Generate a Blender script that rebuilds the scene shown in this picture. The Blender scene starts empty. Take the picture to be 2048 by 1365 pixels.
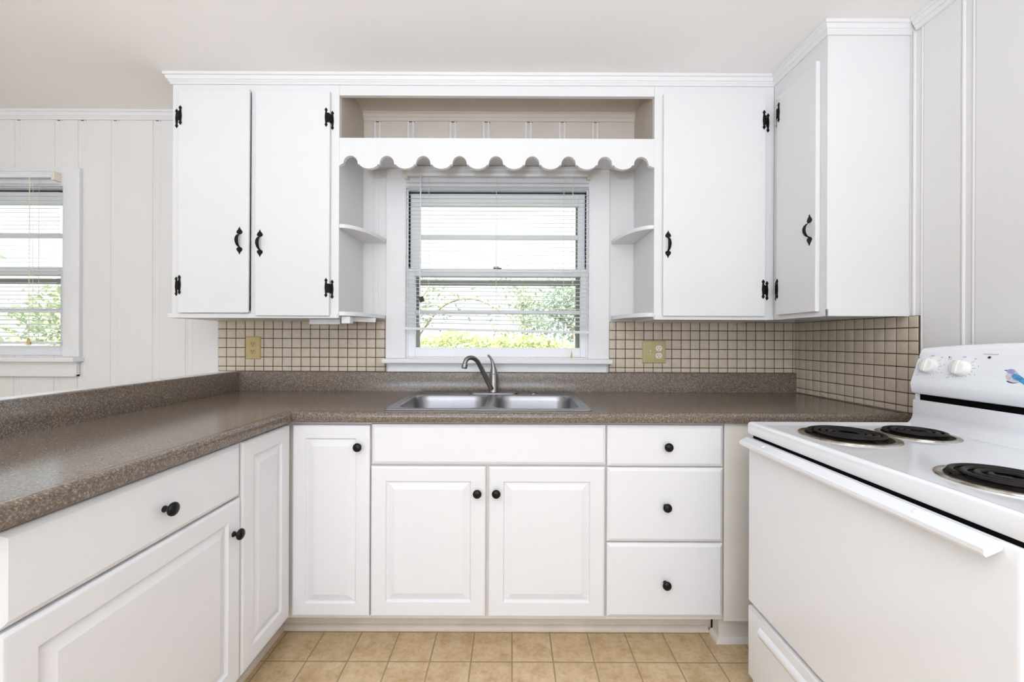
import bpy, bmesh, math, random
from mathutils import Vector, Matrix
random.seed(7)
sc = bpy.context.scene
col = sc.collection
PI = math.pi

# ------------------------------------------------------------------ camera measurements
F, CX, HY, CAMZ, ROLL = 820.0, 1024.0, 680.0, 1.19, 0.004
def PX(x, y, d): return (x - CX + ROLL*(y - HY))*d/F          # metres right of the camera at distance d
def PZ(x, y, d): return CAMZ - (y - HY - ROLL*(x - CX))*d/F   # height above the floor at distance d

# ------------------------------------------------------------------ materials
def newmat(name):
    m = bpy.data.materials.new(name); m.use_nodes = True
    nt = m.node_tree; b = nt.nodes['Principled BSDF']
    return m, nt, b
def L(nt, a, b): nt.links.new(a, b)
def coords(nt, scale=(1,1,1), kind='Object'):
    tc = nt.nodes.new('ShaderNodeTexCoord'); mp = nt.nodes.new('ShaderNodeMapping')
    mp.inputs['Scale'].default_value = scale
    L(nt, tc.outputs[kind], mp.inputs['Vector']); return mp.outputs['Vector']
def noise(nt, vec, scale, detail=4, rough=.5):
    n = nt.nodes.new('ShaderNodeTexNoise'); n.inputs['Scale'].default_value = scale
    n.inputs['Detail'].default_value = detail; n.inputs['Roughness'].default_value = rough
    L(nt, vec, n.inputs['Vector']); return n.outputs['Fac']
def ramp(nt, fac, stops, interp='LINEAR'):
    r = nt.nodes.new('ShaderNodeValToRGB'); cr = r.color_ramp; cr.interpolation = interp
    while len(cr.elements) < len(stops): cr.elements.new(.5)
    for e, (p, c) in zip(cr.elements, stops):
        e.position = p; e.color = (c[0], c[1], c[2], 1)
    L(nt, fac, r.inputs['Fac']); return r.outputs['Color']
def bump(nt, b, h, strength=.2, dist=.002):
    n = nt.nodes.new('ShaderNodeBump'); n.inputs['Strength'].default_value = strength
    n.inputs['Distance'].default_value = dist
    L(nt, h, n.inputs['Height']); L(nt, n.outputs['Normal'], b.inputs['Normal'])
def srgb(r, g, b):
    f = lambda c: (c/255/12.92) if c/255 <= .04045 else ((c/255+.055)/1.055)**2.4
    return (f(r), f(g), f(b))
def mul(c, k): return tuple(min(1, v*k) for v in c)

def paint(name, c, rough=.4, var=.03, nscale=3.0, bs=.06, spec=.5):
    m, nt, b = newmat(name); v = coords(nt)
    n = noise(nt, v, nscale, 5)
    L(nt, ramp(nt, n, [(.3, mul(c, 1-var)), (.7, mul(c, 1+var*.3))]), b.inputs['Base Color'])
    b.inputs['Roughness'].default_value = rough
    b.inputs['Specular IOR Level'].default_value = spec
    n2 = noise(nt, coords(nt, (60, 60, 12)), 1.0, 3)
    bump(nt, b, n2, bs, .0015)
    return m
def simple(name, c, rough=.4, metal=0, nscale=40, var=.05, coat=0):
    m, nt, b = newmat(name); v = coords(nt)
    n = noise(nt, v, nscale, 3)
    L(nt, ramp(nt, n, [(.3, mul(c, 1-var)), (.7, mul(c, 1+var))]), b.inputs['Base Color'])
    b.inputs['Roughness'].default_value = rough; b.inputs['Metallic'].default_value = metal
    b.inputs['Coat Weight'].default_value = coat; b.inputs['Coat Roughness'].default_value = .08
    return m

M = {}
M['wall'] = paint('wall_paint', srgb(231, 228, 225), .55, .025, 1.5)
M['ceil'] = paint('ceiling_paint', srgb(250, 246, 243), .8, .035, 1.1)
M['upper'] = paint('cabinet_paint', srgb(230, 229, 228), .42, .02, 2.5, .1)
M['trim'] = paint('trim_paint', srgb(233, 232, 231), .38, .02, 4)
M['sash'] = paint('sash_paint', srgb(238, 238, 240), .35, .02, 5)
M['base'] = paint('thermofoil_white', srgb(234, 233, 234), .42, .008, 2, .0, .35)
M['filler'] = paint('old_cream_paint', srgb(232, 225, 216), .5, .06, 6)
M['toe'] = paint('scuffed_toe_paint', srgb(226, 215, 200), .5, .12, 9)
M['black'] = simple('black_iron', (.005, .0045, .0045), .5, 0, 90, .3)
M['black'].node_tree.nodes['Principled BSDF'].inputs['Specular IOR Level'].default_value = .2
M['knob'] = simple('black_knob', (.003, .003, .0035), .3, 0, 60, .2)
M['knob'].node_tree.nodes['Principled BSDF'].inputs['Specular IOR Level'].default_value = .3
M['enamel'] = simple('white_enamel', srgb(240, 241, 243), .12, 0, 3, .008, .5)
M['range_paint'] = simple('range_door_enamel', srgb(242, 241, 242), .22, 0, 3, .008, .3)
M['coil'] = simple('coil_black', (.010, .008, .007), .45, 0, 60, .4)
M['coil'].node_tree.nodes['Principled BSDF'].inputs['Specular IOR Level'].default_value = .2
M['dark'] = simple('dark_gap', (.003, .003, .003), .8)
M['dark'].node_tree.nodes['Principled BSDF'].inputs['Specular IOR Level'].default_value = .05
M['brownline'] = simple('gap_shade_and_fittings_brown', srgb(64, 48, 36), .7, 0, 30, .3)
M['jamb'] = simple('dark_jamb_track', srgb(38, 36, 38), .5)
M['storm'] = simple('storm_frame_grey', srgb(150, 146, 138), .5, .2)
M['plate_gold'] = simple('ivory_gold_plastic', srgb(196, 172, 118), .3, 0, 30, .04)
M['plate_almond'] = simple('almond_plastic', srgb(190, 175, 128), .32, 0, 30, .04)
M['ivory'] = simple('ivory_plastic', srgb(236, 232, 218), .35)
M['yellowed'] = simple('yellowed_plastic', srgb(228, 220, 200), .4)
M['knob_white'] = simple('range_knob_white', srgb(238, 237, 230), .3)
M['mark'] = simple('grey_marking', srgb(95, 95, 98), .6)
M['red'] = simple('dark_red_lens', srgb(88, 20, 24), .2)
M['bird_blue'] = simple('bird_blue', srgb(74, 152, 206), .4, 0, 120, .3)
M['bird_lilac'] = simple('bird_lilac', srgb(160, 160, 208), .4, 0, 150, .25)
M['bird_tan'] = simple('bird_tan', srgb(205, 196, 200), .4, 0, 150, .15)
M['bird_navy'] = simple('bird_navy', srgb(48, 58, 96), .4)
M['tassel'] = simple('tassel_tan', srgb(214, 180, 120), .5)

# satin metals
def metal(name, c, rough, stretch, bs=.04):
    m, nt, b = newmat(name)
    n = noise(nt, coords(nt, stretch), 1.0, 3)
    L(nt, ramp(nt, n, [(.3, mul(c, .9)), (.7, mul(c, 1.05))]), b.inputs['Base Color'])
    b.inputs['Metallic'].default_value = 1; b.inputs['Roughness'].default_value = rough
    bump(nt, b, n, bs, .0005); return m
M['steel'] = metal('brushed_stainless', (.37, .37, .39), .34, (8, 300, 300))
M['nickel'] = metal('satin_nickel', (.29, .275, .26), .3, (200, 200, 30))
M['chrome'] = metal('drip_pan_chrome', (.62, .59, .54), .2, (40, 40, 40))

# drip pan with burnt brown stains
m, nt, b = newmat('burnt_drip_pan'); v = coords(nt)
L(nt, ramp(nt, noise(nt, v, 22, 5, .6), [(.38, (.62, .60, .55)), (.52, (.42, .36, .28)), (.66, (.10, .06, .035))]), b.inputs['Base Color'])
b.inputs['Metallic'].default_value = .9; b.inputs['Roughness'].default_value = .28
M['pan'] = m
m, nt, b = newmat('burnt_pan_bowl'); v = coords(nt)
L(nt, ramp(nt, noise(nt, v, 30, 5, .6), [(.35, (.010, .008, .007)), (.7, (.05, .038, .03))]), b.inputs['Base Color'])
b.inputs['Metallic'].default_value = 0; b.inputs['Roughness'].default_value = .7; b.inputs['Specular IOR Level'].default_value = .08
M['panbowl'] = m

# speckled brown laminate
m, nt, b = newmat('brown_granite_laminate'); v = coords(nt)
fine = noise(nt, v, 250, 3, .65); mid = noise(nt, v, 110, 4, .6); big = noise(nt, v, 9, 4, .55)
c1 = ramp(nt, fine, [(.30, srgb(33, 28, 25)), (.43, srgb(88, 76, 66)), (.55, srgb(132, 116, 102)), (.66, srgb(199, 187, 174))])
c2 = ramp(nt, mid, [(.34, srgb(70, 62, 54)), (.5, srgb(113, 99, 87)), (.66, srgb(151, 138, 125))])
c3 = ramp(nt, big, [(.35, srgb(107, 99, 93)), (.65, srgb(121, 104, 86))])
mx = nt.nodes.new('ShaderNodeMix'); mx.data_type = 'RGBA'; mx.inputs['Factor'].default_value = .34
L(nt, c1, mx.inputs[6]); L(nt, c2, mx.inputs[7])
mx2 = nt.nodes.new('ShaderNodeMix'); mx2.data_type = 'RGBA'; mx2.inputs['Factor'].default_value = .3
L(nt, mx.outputs[2], mx2.inputs[6]); L(nt, c3, mx2.inputs[7])
L(nt, mx2.outputs[2], b.inputs['Base Color'])
b.inputs['Roughness'].default_value = .17; b.inputs['Specular IOR Level'].default_value = .5
bump(nt, b, fine, .03, .0004)
M['granite'] = m

# beige wall tile and grout
m, nt, b = newmat('beige_ceramic_tile'); v = coords(nt)
n = noise(nt, v, 6, 4); n2 = noise(nt, v, 60, 4)
ca = ramp(nt, n, [(.3, srgb(202, 187, 165)), (.7, srgb(213, 199, 178))])
cb = ramp(nt, n2, [(.3, srgb(194, 179, 157)), (.7, srgb(219, 207, 187))])
mx = nt.nodes.new('ShaderNodeMix'); mx.data_type = 'RGBA'; mx.inputs['Factor'].default_value = .4
L(nt, ca, mx.inputs[6]); L(nt, cb, mx.inputs[7]); L(nt, mx.outputs[2], b.inputs['Base Color'])
b.inputs['Roughness'].default_value = .42
M['tile'] = m
M['grout'] = simple('dark_brown_grout', srgb(84, 62, 50), .85, 0, 50, .25)

# vinyl floor
m, nt, b = newmat('tan_vinyl_tile'); tc = nt.nodes.new('ShaderNodeTexCoord'); mp = nt.nodes.new('ShaderNodeMapping')
mp.inputs['Location'].default_value = (-.005, -1.513+.152*20, 0)
L(nt, tc.outputs['Object'], mp.inputs['Vector']); v = mp.outputs['Vector']
br = nt.nodes.new('ShaderNodeTexBrick'); br.offset = 0; br.squash = 1
br.inputs['Scale'].default_value = 1; br.inputs['Brick Width'].default_value = .152; br.inputs['Row Height'].default_value = .152
br.inputs['Mortar Size'].default_value = .0035; br.inputs['Mortar Smooth'].default_value = .6
br.inputs['Color1'].default_value = (1, 1, 1, 1); br.inputs['Color2'].default_value = (.9, .88, .86, 1); br.inputs['Mortar'].default_value = (.5, .5, .5, 1)
L(nt, v, br.inputs['Vector'])
n = noise(nt, v, 16, 6, .65); n2 = noise(nt, v, 60, 5, .7)
ca = ramp(nt, n, [(.32, srgb(176, 142, 98)), (.5, srgb(214, 187, 146)), (.68, srgb(232, 212, 178))])
cb = ramp(nt, n2, [(.3, srgb(176, 144, 102)), (.5, srgb(216, 190, 150)), (.7, srgb(230, 210, 176))])
mx = nt.nodes.new('ShaderNodeMix'); mx.data_type = 'RGBA'; mx.inputs['Factor'].default_value = .45
L(nt, ca, mx.inputs[6]); L(nt, cb, mx.inputs[7])
mg = nt.nodes.new('ShaderNodeMix'); mg.data_type = 'RGBA'
L(nt, br.outputs['Fac'], mg.inputs['Factor']); L(nt, mx.outputs[2], mg.inputs[6]); mg.inputs[7].default_value = (*srgb(186, 162, 126), 1)
ml = nt.nodes.new('ShaderNodeMix'); ml.data_type = 'RGBA'; ml.blend_type = 'MULTIPLY'; ml.inputs['Factor'].default_value = .5
L(nt, mg.outputs[2], ml.inputs[6]); L(nt, br.outputs['Color'], ml.inputs[7])
L(nt, ml.outputs[2], b.inputs['Base Color'])
b.inputs['Roughness'].default_value = .42
inv = nt.nodes.new('ShaderNodeMath'); inv.operation = 'SUBTRACT'; inv.inputs[0].default_value = 1
L(nt, br.outputs['Fac'], inv.inputs[1]); bump(nt, b, inv.outputs[0], .35, .002)
M['floor'] = m

# window glass: clear with a faint reflection
m = bpy.data.materials.new('window_glass'); m.use_nodes = True; nt = m.node_tree
nt.nodes.clear(); out = nt.nodes.new('ShaderNodeOutputMaterial'); mxs = nt.nodes.new('ShaderNodeMixShader')
tr = nt.nodes.new('ShaderNodeBsdfTransparent'); gl = nt.nodes.new('ShaderNodeBsdfGlossy'); fr = nt.nodes.new('ShaderNodeMapRange'); lw = nt.nodes.new('ShaderNodeLayerWeight'); pw = nt.nodes.new('ShaderNodeMath'); pw.operation = 'POWER'; pw.inputs[1].default_value = 4
L(nt, lw.outputs['Facing'], pw.inputs[0]); L(nt, pw.outputs[0], fr.inputs['Value']); fr.inputs['To Min'].default_value = .008; fr.inputs['To Max'].default_value = .5; gl.inputs['Roughness'].default_value = .02; tr.inputs['Color'].default_value = (.96, .98, .97, 1)
L(nt, fr.outputs[0], mxs.inputs[0]); L(nt, tr.outputs[0], mxs.inputs[1]); L(nt, gl.outputs[0], mxs.inputs[2]); L(nt, mxs.outputs[0], out.inputs[0])
M['glass'] = m
# translucent blind slats
m, nt, b = newmat('vinyl_slat'); n = noise(nt, coords(nt), 20, 3)
L(nt, ramp(nt, n, [(.3, srgb(230, 230, 230)), (.7, srgb(238, 238, 239))]), b.inputs['Base Color']); b.inputs['Roughness'].default_value = .35
tl = nt.nodes.new('ShaderNodeBsdfTranslucent'); tl.inputs['Color'].default_value = (.85, .86, .84, 1)
mxs = nt.nodes.new('ShaderNodeMixShader'); mxs.inputs[0].default_value = .06
L(nt, b.outputs[0], mxs.inputs[1]); L(nt, tl.outputs[0], mxs.inputs[2]); L(nt, mxs.outputs[0], nt.nodes['Material Output'].inputs[0])
M['slat'] = m
# foliage
def leafmat(name, a, c):
    m, nt, b = newmat(name); n = noise(nt, coords(nt), 2.2, 4)
    cc = ramp(nt, n, [(.35, a), (.65, c)]); L(nt, cc, b.inputs['Base Color']); b.inputs['Roughness'].default_value = .6
    tl = nt.nodes.new('ShaderNodeBsdfTranslucent'); L(nt, cc, tl.inputs['Color'])
    ms = nt.nodes.new('ShaderNodeMixShader'); ms.inputs[0].default_value = .4
    L(nt, b.outputs[0], ms.inputs[1]); L(nt, tl.outputs[0], ms.inputs[2]); L(nt, ms.outputs[0], nt.nodes['Material Output'].inputs[0])
    return m
M['hedge'] = leafmat('hedge_leaves', (.46, .50, .24), (.68, .70, .42))
M['leaf'] = leafmat('tree_leaves', (.36, .45, .36), (.54, .62, .50))
M['leaf2'] = leafmat('pale_tree_leaves', (.36, .43, .28), (.54, .60, .42))
M['bark'] = simple('bark', (.46, .40, .30), .9, 0, 14, .3)
M['grass'] = simple('lawn_grass', (.05, .07, .03), .9, 0, 4, .3)
M['brickout'] = simple('outer_wall_render', srgb(190, 180, 168), .8, 0, 5, .08)

# ------------------------------------------------------------------ mesh helpers
class MB:
    def __init__(s): s.v = []; s.f = []; s.m = []
    def add(s, vs, fs, m=0):
        o = len(s.v); s.v += [tuple(p) for p in vs]
        for f in fs: s.f.append([i+o for i in f]); s.m.append(m)
        return s
    def box(s, x0, x1, y0, y1, z0, z1, m=0):
        vs = [(x, y, z) for x in (x0, x1) for y in (y0, y1) for z in (z0, z1)]
        return s.add(vs, [(0,1,3,2), (4,6,7,5), (0,4,5,1), (2,3,7,6), (0,2,6,4), (1,5,7,3)], m)
    def prism(s, pts, a0, a1, fn, m=0):
        n = len(pts); vs = [fn(p[0], p[1], a0) for p in pts]+[fn(p[0], p[1], a1) for p in pts]
        fs = [tuple(range(n)), tuple(range(n, 2*n))]+[(i, (i+1) % n, n+(i+1) % n, n+i) for i in range(n)]
        return s.add(vs, fs, m)
    def loft(s, rings, m=0, cap0=True, cap1=True, closed=True):
        n = len(rings[0]); vs = [p for r in rings for p in r]; fs = []
        for k in range(len(rings)-1):
            for i in range(n if closed else n-1):
                j = (i+1) % n; fs.append((k*n+i, k*n+j, (k+1)*n+j, (k+1)*n+i))
        if cap0: fs.append(tuple(range(n)))
        if cap1: fs.append(tuple(range((len(rings)-1)*n, len(rings)*n)))
        return s.add(vs, fs, m)
    def tube(s, pts, r, seg=10, m=0, flat=1.0):
        pts = [Vector(p) for p in pts]; rings = []
        rs = r if isinstance(r, (list, tuple)) else [r]*len(pts)
        up = Vector((0, 0, 1)); prev = None
        for i, p in enumerate(pts):
            t = (pts[min(i+1, len(pts)-1)]-pts[max(i-1, 0)]).normalized()
            if prev is None:
                a = up if abs(t.dot(up)) < .9 else Vector((1, 0, 0))
                u = t.cross(a).normalized()
            else:
                u = (prev-t*prev.dot(t)).normalized()
            prev = u; w = t.cross(u)
            rings.append([p+(u*math.cos(2*PI*k/seg)+w*math.sin(2*PI*k/seg)*flat)*rs[i] for k in range(seg)])
        return s.loft(rings, m)
    def lathe(s, prof, o, ax, seg=20, m=0, caps=True):
        o = Vector(o); ax = Vector(ax).normalized()
        a = Vector((0, 0, 1)) if abs(ax.z) < .9 else Vector((1, 0, 0))
        u = ax.cross(a).normalized(); w = ax.cross(u)
        rings = [[o+ax*h+(u*math.cos(2*PI*k/seg)+w*math.sin(2*PI*k/seg))*max(r, .0002) for k in range(seg)] for r, h in prof]
        return s.loft(rings, m, caps, caps)
    def sweep(s, path, prof, fn=None, m=0, closedprof=True):
        # path: 2D polyline; prof: (out, z), out measured to the left of the direction of travel
        P = [Vector(p) for p in path]; rings = []
        for i, p in enumerate(P):
            ds = []
            if i > 0: ds.append((P[i]-P[i-1]).normalized())
            if i < len(P)-1: ds.append((P[i+1]-P[i]).normalized())
            ns = [Vector((-d.y, d.x)) for d in ds]
            if len(ns) == 2:
                n = (ns[0]+ns[1]).normalized(); n = n/max(.2, n.dot(ns[0]))
            else: n = ns[0]
            rings.append([(p.x+n.x*o, p.y+n.y*o, z) for o, z in prof])
        return s.loft(rings, m, True, True, closedprof)

WL = {}   # where each parent stands, in the world
def finish(o, label=None, cat=None, group=None, kind=None):
    if label: o['label'] = label
    if cat: o['category'] = cat
    if group: o['group'] = group
    if kind: o['kind'] = kind
    return o
def thing(name, label, cat, loc=(0, 0, 0), group=None, kind=None):
    o = bpy.data.objects.new(name, None); col.objects.link(o); o.location = loc
    o.empty_display_size = .05
    WL[o.name] = Vector(loc)
    return finish(o, label, cat, group, kind)
def obj(name, mb, mats, parent=None, bevel=0, smooth=None, label=None, cat=None, group=None, kind=None, seg=2):
    if not isinstance(mats, (list, tuple)): mats = [mats]
    off = WL[parent.name] if parent is not None else Vector((0, 0, 0))
    me = bpy.data.meshes.new(name)
    me.from_pydata([tuple(Vector(p)-off) for p in mb.v], [], mb.f)
    for m in mats: me.materials.append(m)
    me.polygons.foreach_set('material_index', mb.m)
    bm = bmesh.new(); bm.from_mesh(me)
    bmesh.ops.recalc_face_normals(bm, faces=bm.faces)
    bm.to_mesh(me); bm.free()
    o = bpy.data.objects.new(name, me); col.objects.link(o)
    if parent is not None:
        o.parent = parent
        WL[o.name] = off
    else: WL[o.name] = Vector((0, 0, 0))
    if bevel:
        b = o.modifiers.new('edge', 'BEVEL'); b.width = bevel; b.segments = seg; b.limit_method = 'ANGLE'; b.angle_limit = math.radians(40)
        b.harden_normals = False
    if smooth is not None:
        try: me.set_sharp_from_angle(angle=math.radians(smooth))
        except Exception: pass
        me.polygons.foreach_set('use_smooth', [True]*len(me.polygons))
        try: me.set_sharp_from_angle(angle=math.radians(smooth))
        except Exception: pass
    return finish(o, label, cat, group, kind)
def struct(name, mb, mats, label, cat, **k): return obj(name, mb, mats, None, label=label, cat=cat, kind='structure', **k)

# mappings (u, v, w): u along the face, v up, w out of the face
def map_back(yf): return lambda u, v, w: (u, yf-w, v)        # faces the camera
def map_right(xf): return lambda u, v, w: (xf-w, u, v)       # faces -X
def map_left(xf): return lambda u, v, w: (xf+w, u, v)        # faces +X
def rect_rings(mb, fn, u0, u1, v0, v1, rings, m=0):
    R = []
    for ins, w in rings:
        R.append([fn(u0+ins, v0+ins, w), fn(u1-ins, v0+ins, w), fn(u1-ins, v1-ins, w), fn(u0+ins, v1-ins, w)])
    return mb.loft(R, m)
def raised_door(fn, u0, u1, v0, v1, t=.019, fw=.056):
    mb = MB()
    return rect_rings(mb, fn, u0, u1, v0, v1, [(0, 0), (0, t-.006), (.0015, t-.003), (.006, t-.0005), (.009, t), (fw, t), (fw+.002, t-.003), (fw+.004, t-.0085), (fw+.007, t-.009), (fw+.033, t-.001), (fw+.036, t-.001)])
def slab_front(fn, u0, u1, v0, v1, t=.019):
    return rect_rings(MB(), fn, u0, u1, v0, v1, [(0, 0), (0, t-.008), (.0015, t-.006), (.010, t-.0012), (.012, t)])
def knob(parent, p, ax, name='knob'):
    mb = MB().lathe([(.008, 0), (.0085, .002), (.006, .006), (.0062, .012), (.009, .015), (.0155, .0185), (.0168, .022), (.0158, .026), (.011, .0295), (.004, .031), (.0005, .0312)], p, ax, 24)
    return obj(name, mb, M['knob'], parent, smooth=50)

SPADE = [(0, 1), (.07, .86), (.16, .70), (.36, .52), (.5, .34), (.5, .2), (.40, .08), (.2, 0)]
def spade(fn, u, v, wd, ht, sgn, t=.0025, base=0):
    half = [(u+a*wd, v+sgn*b*ht) for a, b in SPADE]
    pts = half[1:]+[(u-(p[0]-u), p[1]) for p in reversed(half[1:])]+[half[0]]
    return pts
def pull_handle(parent, fn, u, v0, v1):
    """spade-ended iron bow pull, v0 bottom tip, v1 top tip"""
    mb = MB(); sh = .034; wd = .026
    mb.prism(spade(fn, u, v1-sh, wd, sh, 1), 0, .003, lambda a, b, w: fn(a, b, w))
    mb.prism(spade(fn, u, v0+sh, wd, sh, -1), 0, .003, lambda a, b, w: fn(a, b, w))
    a0, a1 = v0+sh, v1-sh; n = 14; rings = []
    for k in range(n+1):
        t = k/n; v = a0+(a1-a0)*t
        s = max(0, math.sin(PI*t))
        w = .003+.0215*(s**.5)
        hw = .0042+.0032*s
        d = .0035
        # thickness follows the arch
        rings.append([fn(u-hw, v, w-d), fn(u+hw, v, w-d), fn(u+hw, v, w+d*.3), fn(u-hw, v, w+d*.3)])
    mb.loft(rings)
    return obj('handle', mb, M['black'], parent, bevel=.0008)
def hinge(parent, fn, uf, ud, v, dw, h=.089, w_leaf=.0122, r0=.3, r1=.4):
    """black H hinge: one leaf on the frame, one on the door, joined at the barrel"""
    mb = MB()
    def leaf(uc, vc, wb, hw):
        prof = [(0, .5), (.5, .40), (.55, .36), (.28, .315), (.36, .22), (.5, .0)]
        r = [(uc+a*hw, vc+b*h) for a, b in prof]+[(uc+a*hw, vc-b*h) for a, b in reversed(prof[:-1])]
        l = [(uc-a*hw, vc+b*h) for a, b in prof[1:]]+[(uc-a*hw, vc-b*h) for a, b in reversed(prof[1:-1])]
        pts = r+list(reversed(l))
        # outline order: right side down, left side up
        mb.prism(pts, wb, wb+.0022, lambda a, b, w: fn(a, b, w))
    leaf(uf, v-.0025, .0, w_leaf); leaf(ud, v+.0025, dw, w_leaf)
    hh = h*.235
    rings = []
    for k in range(7):
        t = k/6; uu = uf+(ud-uf)*t; ww = dw*min(1, max(0, (t-r0)/r1))+.0022+.0015*math.sin(PI*t)
        rings.append([fn(uu, v-hh, ww-.002), fn(uu, v+hh, ww-.002), fn(uu, v+hh, ww+.0014), fn(uu, v-hh, ww+.0014)])
    mb.loft(rings)
    return obj('hinge', mb, M['black'], parent)

# ------------------------------------------------------------------ room shell
WY, WX, LX, RY, CH = 2.2, 1.52, -4.3, -2.7, 2.407
struct('floor', MB().box(LX, WX, RY, WY+.14, -.06, 0), M['floor'], 'tan mottled vinyl floor patterned in small square tiles', 'floor')
struct('ceiling', MB().box(LX-.5, WX+.5, RY-1.2, WY+.6, CH, CH+.12), M['ceil'], 'plain off white painted ceiling', 'ceiling')

WIN1 = (-.571, .41, 1.095, 2.0)
WIN2 = (-3.37, -2.392, 1.095, 2.0)
WIN3 = (-2.6, .6, .7, 2.05)
def wall_rects(x0, x1, z0, z1, holes):
    out = []
    xs = sorted({x0, x1}|{h[k] for h in holes for k in (0, 1) if x0 < h[k] < x1})
    for a, b in zip(xs, xs[1:]):
        c = (a+b)/2; segs = [(z0, z1)]
        for h in holes:
            if h[0] < c < h[1]:
                n = []
                for s0, s1 in segs:
                    if h[2] > s0: n.append((s0, min(s1, h[2])))
                    if h[3] < s1: n.append((max(s0, h[3]), s1))
                segs = [q for q in n if q[1]-q[0] > .001]
        out += [(a, b, s0, s1) for s0, s1 in segs]
    return out
mb = MB()
CUB = (-.80, .653, 2.112, CH)
holes = [WIN1, WIN2, CUB]
def in_cubby(x0, x1):
    a, b = max(x0, CUB[0]), min(x1, CUB[1])
    return [(a, b, CUB[2], CUB[3])] if b-a > .0005 else []
for a, b, c, d in wall_rects(LX, WX+.14, 0, CH, holes): mb.box(a, b, WY+.0028, WY+.14, c, d)
mb.box(CUB[0], CUB[1], WY+.0028, WY+.14, CUB[2], CUB[3], 2)  # wall inside the cubby takes a browner paint
strips_px = [-47, 37, 117, 164, 230, 314, 380, 464, 530, 614, 680, 754.6, 821, 905.7, 972, 1056.8, 1124.8, 1191, 1275, 1341]
strips = [PX(p, 245, WY) for p in strips_px]
strips = [strips[0]-.18*k-.05*(k % 2) for k in range(5, 0, -1)]+strips
edges = [LX]+[e for s in strips for e in (s-.022, s+.022)]+[WX]
for i in range(0, len(edges)-1, 2):
    if edges[i+1] > edges[i]:
        for a, b, c, d in wall_rects(edges[i], edges[i+1], 0, CH, holes): mb.box(a, b, WY, WY+.005, c, d)
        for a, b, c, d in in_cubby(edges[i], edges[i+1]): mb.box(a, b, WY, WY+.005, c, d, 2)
for s in strips:
    for e in (-.013, .013):
        for a, b, c, d in wall_rects(s+e-.006, s+e+.006, 0, CH-.001, [WIN1, WIN2]):
            pts = [(a, WY+.0035), (a+.002, WY+.0012), ((a+b)/2, WY+.0003), (b-.002, WY+.0012), (b, WY+.0035)]
            mb.prism(pts, c, d, lambda x, y, z: (x, y, z))
rq = random.Random(4)
for s in strips:
    if s > WX-.05: continue
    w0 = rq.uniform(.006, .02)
    mb.box(s-w0, s+.021, WY+.0015, WY+.0045, CH-.0485-rq.uniform(0, .0015), CH-.0462, 1)  # brown strips stand in for shade in the gaps under the crown
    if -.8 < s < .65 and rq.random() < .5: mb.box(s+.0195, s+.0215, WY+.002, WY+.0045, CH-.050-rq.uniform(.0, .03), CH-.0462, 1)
struct('wall_back', mb, [M['wall'], M['brownline'], paint('cubby_wall_paint', srgb(216, 204, 192), .6, .06, 5)], 'white vertical plank panelled wall holding both windows', 'wall')

mb = MB().box(WX+.004, WX+.14, RY, WY+.14, 0, CH)
rs = [1.54, 1.37, 1.12, .92, .66, .46, .2, 0, -.26, -.46, -.72, -.92, -1.2, -1.4, -1.7, -1.9, -2.2, -2.4]
ed = [WY]+[e for s in rs for e in (s+.024, s-.024)]+[RY]
for i in range(0, len(ed)-1, 2): mb.box(WX, WX+.005, ed[i+1], ed[i], 0, CH)
for s in rs:
    for e in (-.016, .016):
        mb.prism([(s+e-.007, WX+.0045), (s+e-.004, WX+.001), (s+e-.001, WX-.0005), (s+e+.001, WX-.0005), (s+e+.004, WX+.001), (s+e+.007, WX+.0045)], 0, CH-.001, lambda y, x, z: (x, y, z))
struct('wall_right', mb, M['wall'], 'white panelled wall behind the range', 'wall')
WIN4 = (-2.4, -.2, .85, 2.05)
mb = MB()
for a, b, c, d in wall_rects(RY, WY+.14, 0, CH, [WIN4]): mb.box(LX-.14, LX, a, b, c, d)
struct('wall_left', mb, M['wall'], 'plain white far dining side wall', 'wall')
mb = MB()
for a, b, c, d in wall_rects(LX-.14, WX+.14, 0, CH, [WIN3]): mb.box(a, b, RY-.14, RY, c, d)
struct('wall_rear', mb, M['wall'], 'plain white wall behind the viewer with an added wide window', 'wall')

# crown mouldings
CROWN = [(0, CH-.047), (.007, CH-.047), (.007, CH-.042), (.010, CH-.038), (.014, CH-.034), (.014, CH-.030), (.017, CH-.029), (.021, CH-.020), (.0215, CH-.014), (.026, CH-.013), (.028, CH-.010), (.028, CH-.0005), (0, CH-.0005)]
LXC = -1.567   # left end of the uppers
UF = 1.89      # face frame of the uppers
SX = 1.205     # face of the side cabinet
SY = 1.57      # near end of the side cabinet
CRB = [(-o, z) for o, z in CROWN]
struct('trim_1', MB().sweep([(LXC, WY), (LXC, UF), (SX, UF), (SX, SY), (WX, SY)], CRB), M['trim'], 'stepped white crown moulding running along the top of the upper cabinets', 'crown moulding', smooth=25)
struct('trim_2', MB().sweep([(LX, WY), (LXC-.029, WY)], CRB), M['trim'], 'white crown moulding on the panelled wall over the left window', 'crown moulding', smooth=25)
struct('trim_3', MB().sweep([(WX, SY-.029), (WX, RY)], CRB), M['trim'], 'white crown moulding on the right wall beyond the side cabinet', 'crown moulding', smooth=25)
struct('trim_4', MB().sweep([(-.798, WY), (.651, WY)], CRB), paint('cubby_trim_paint', srgb(220, 209, 196), .5, .05, 6), 'cream crown moulding inside the open cubby over the sink window', 'crown moulding', smooth=25)  # browner than the other mouldings

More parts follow.
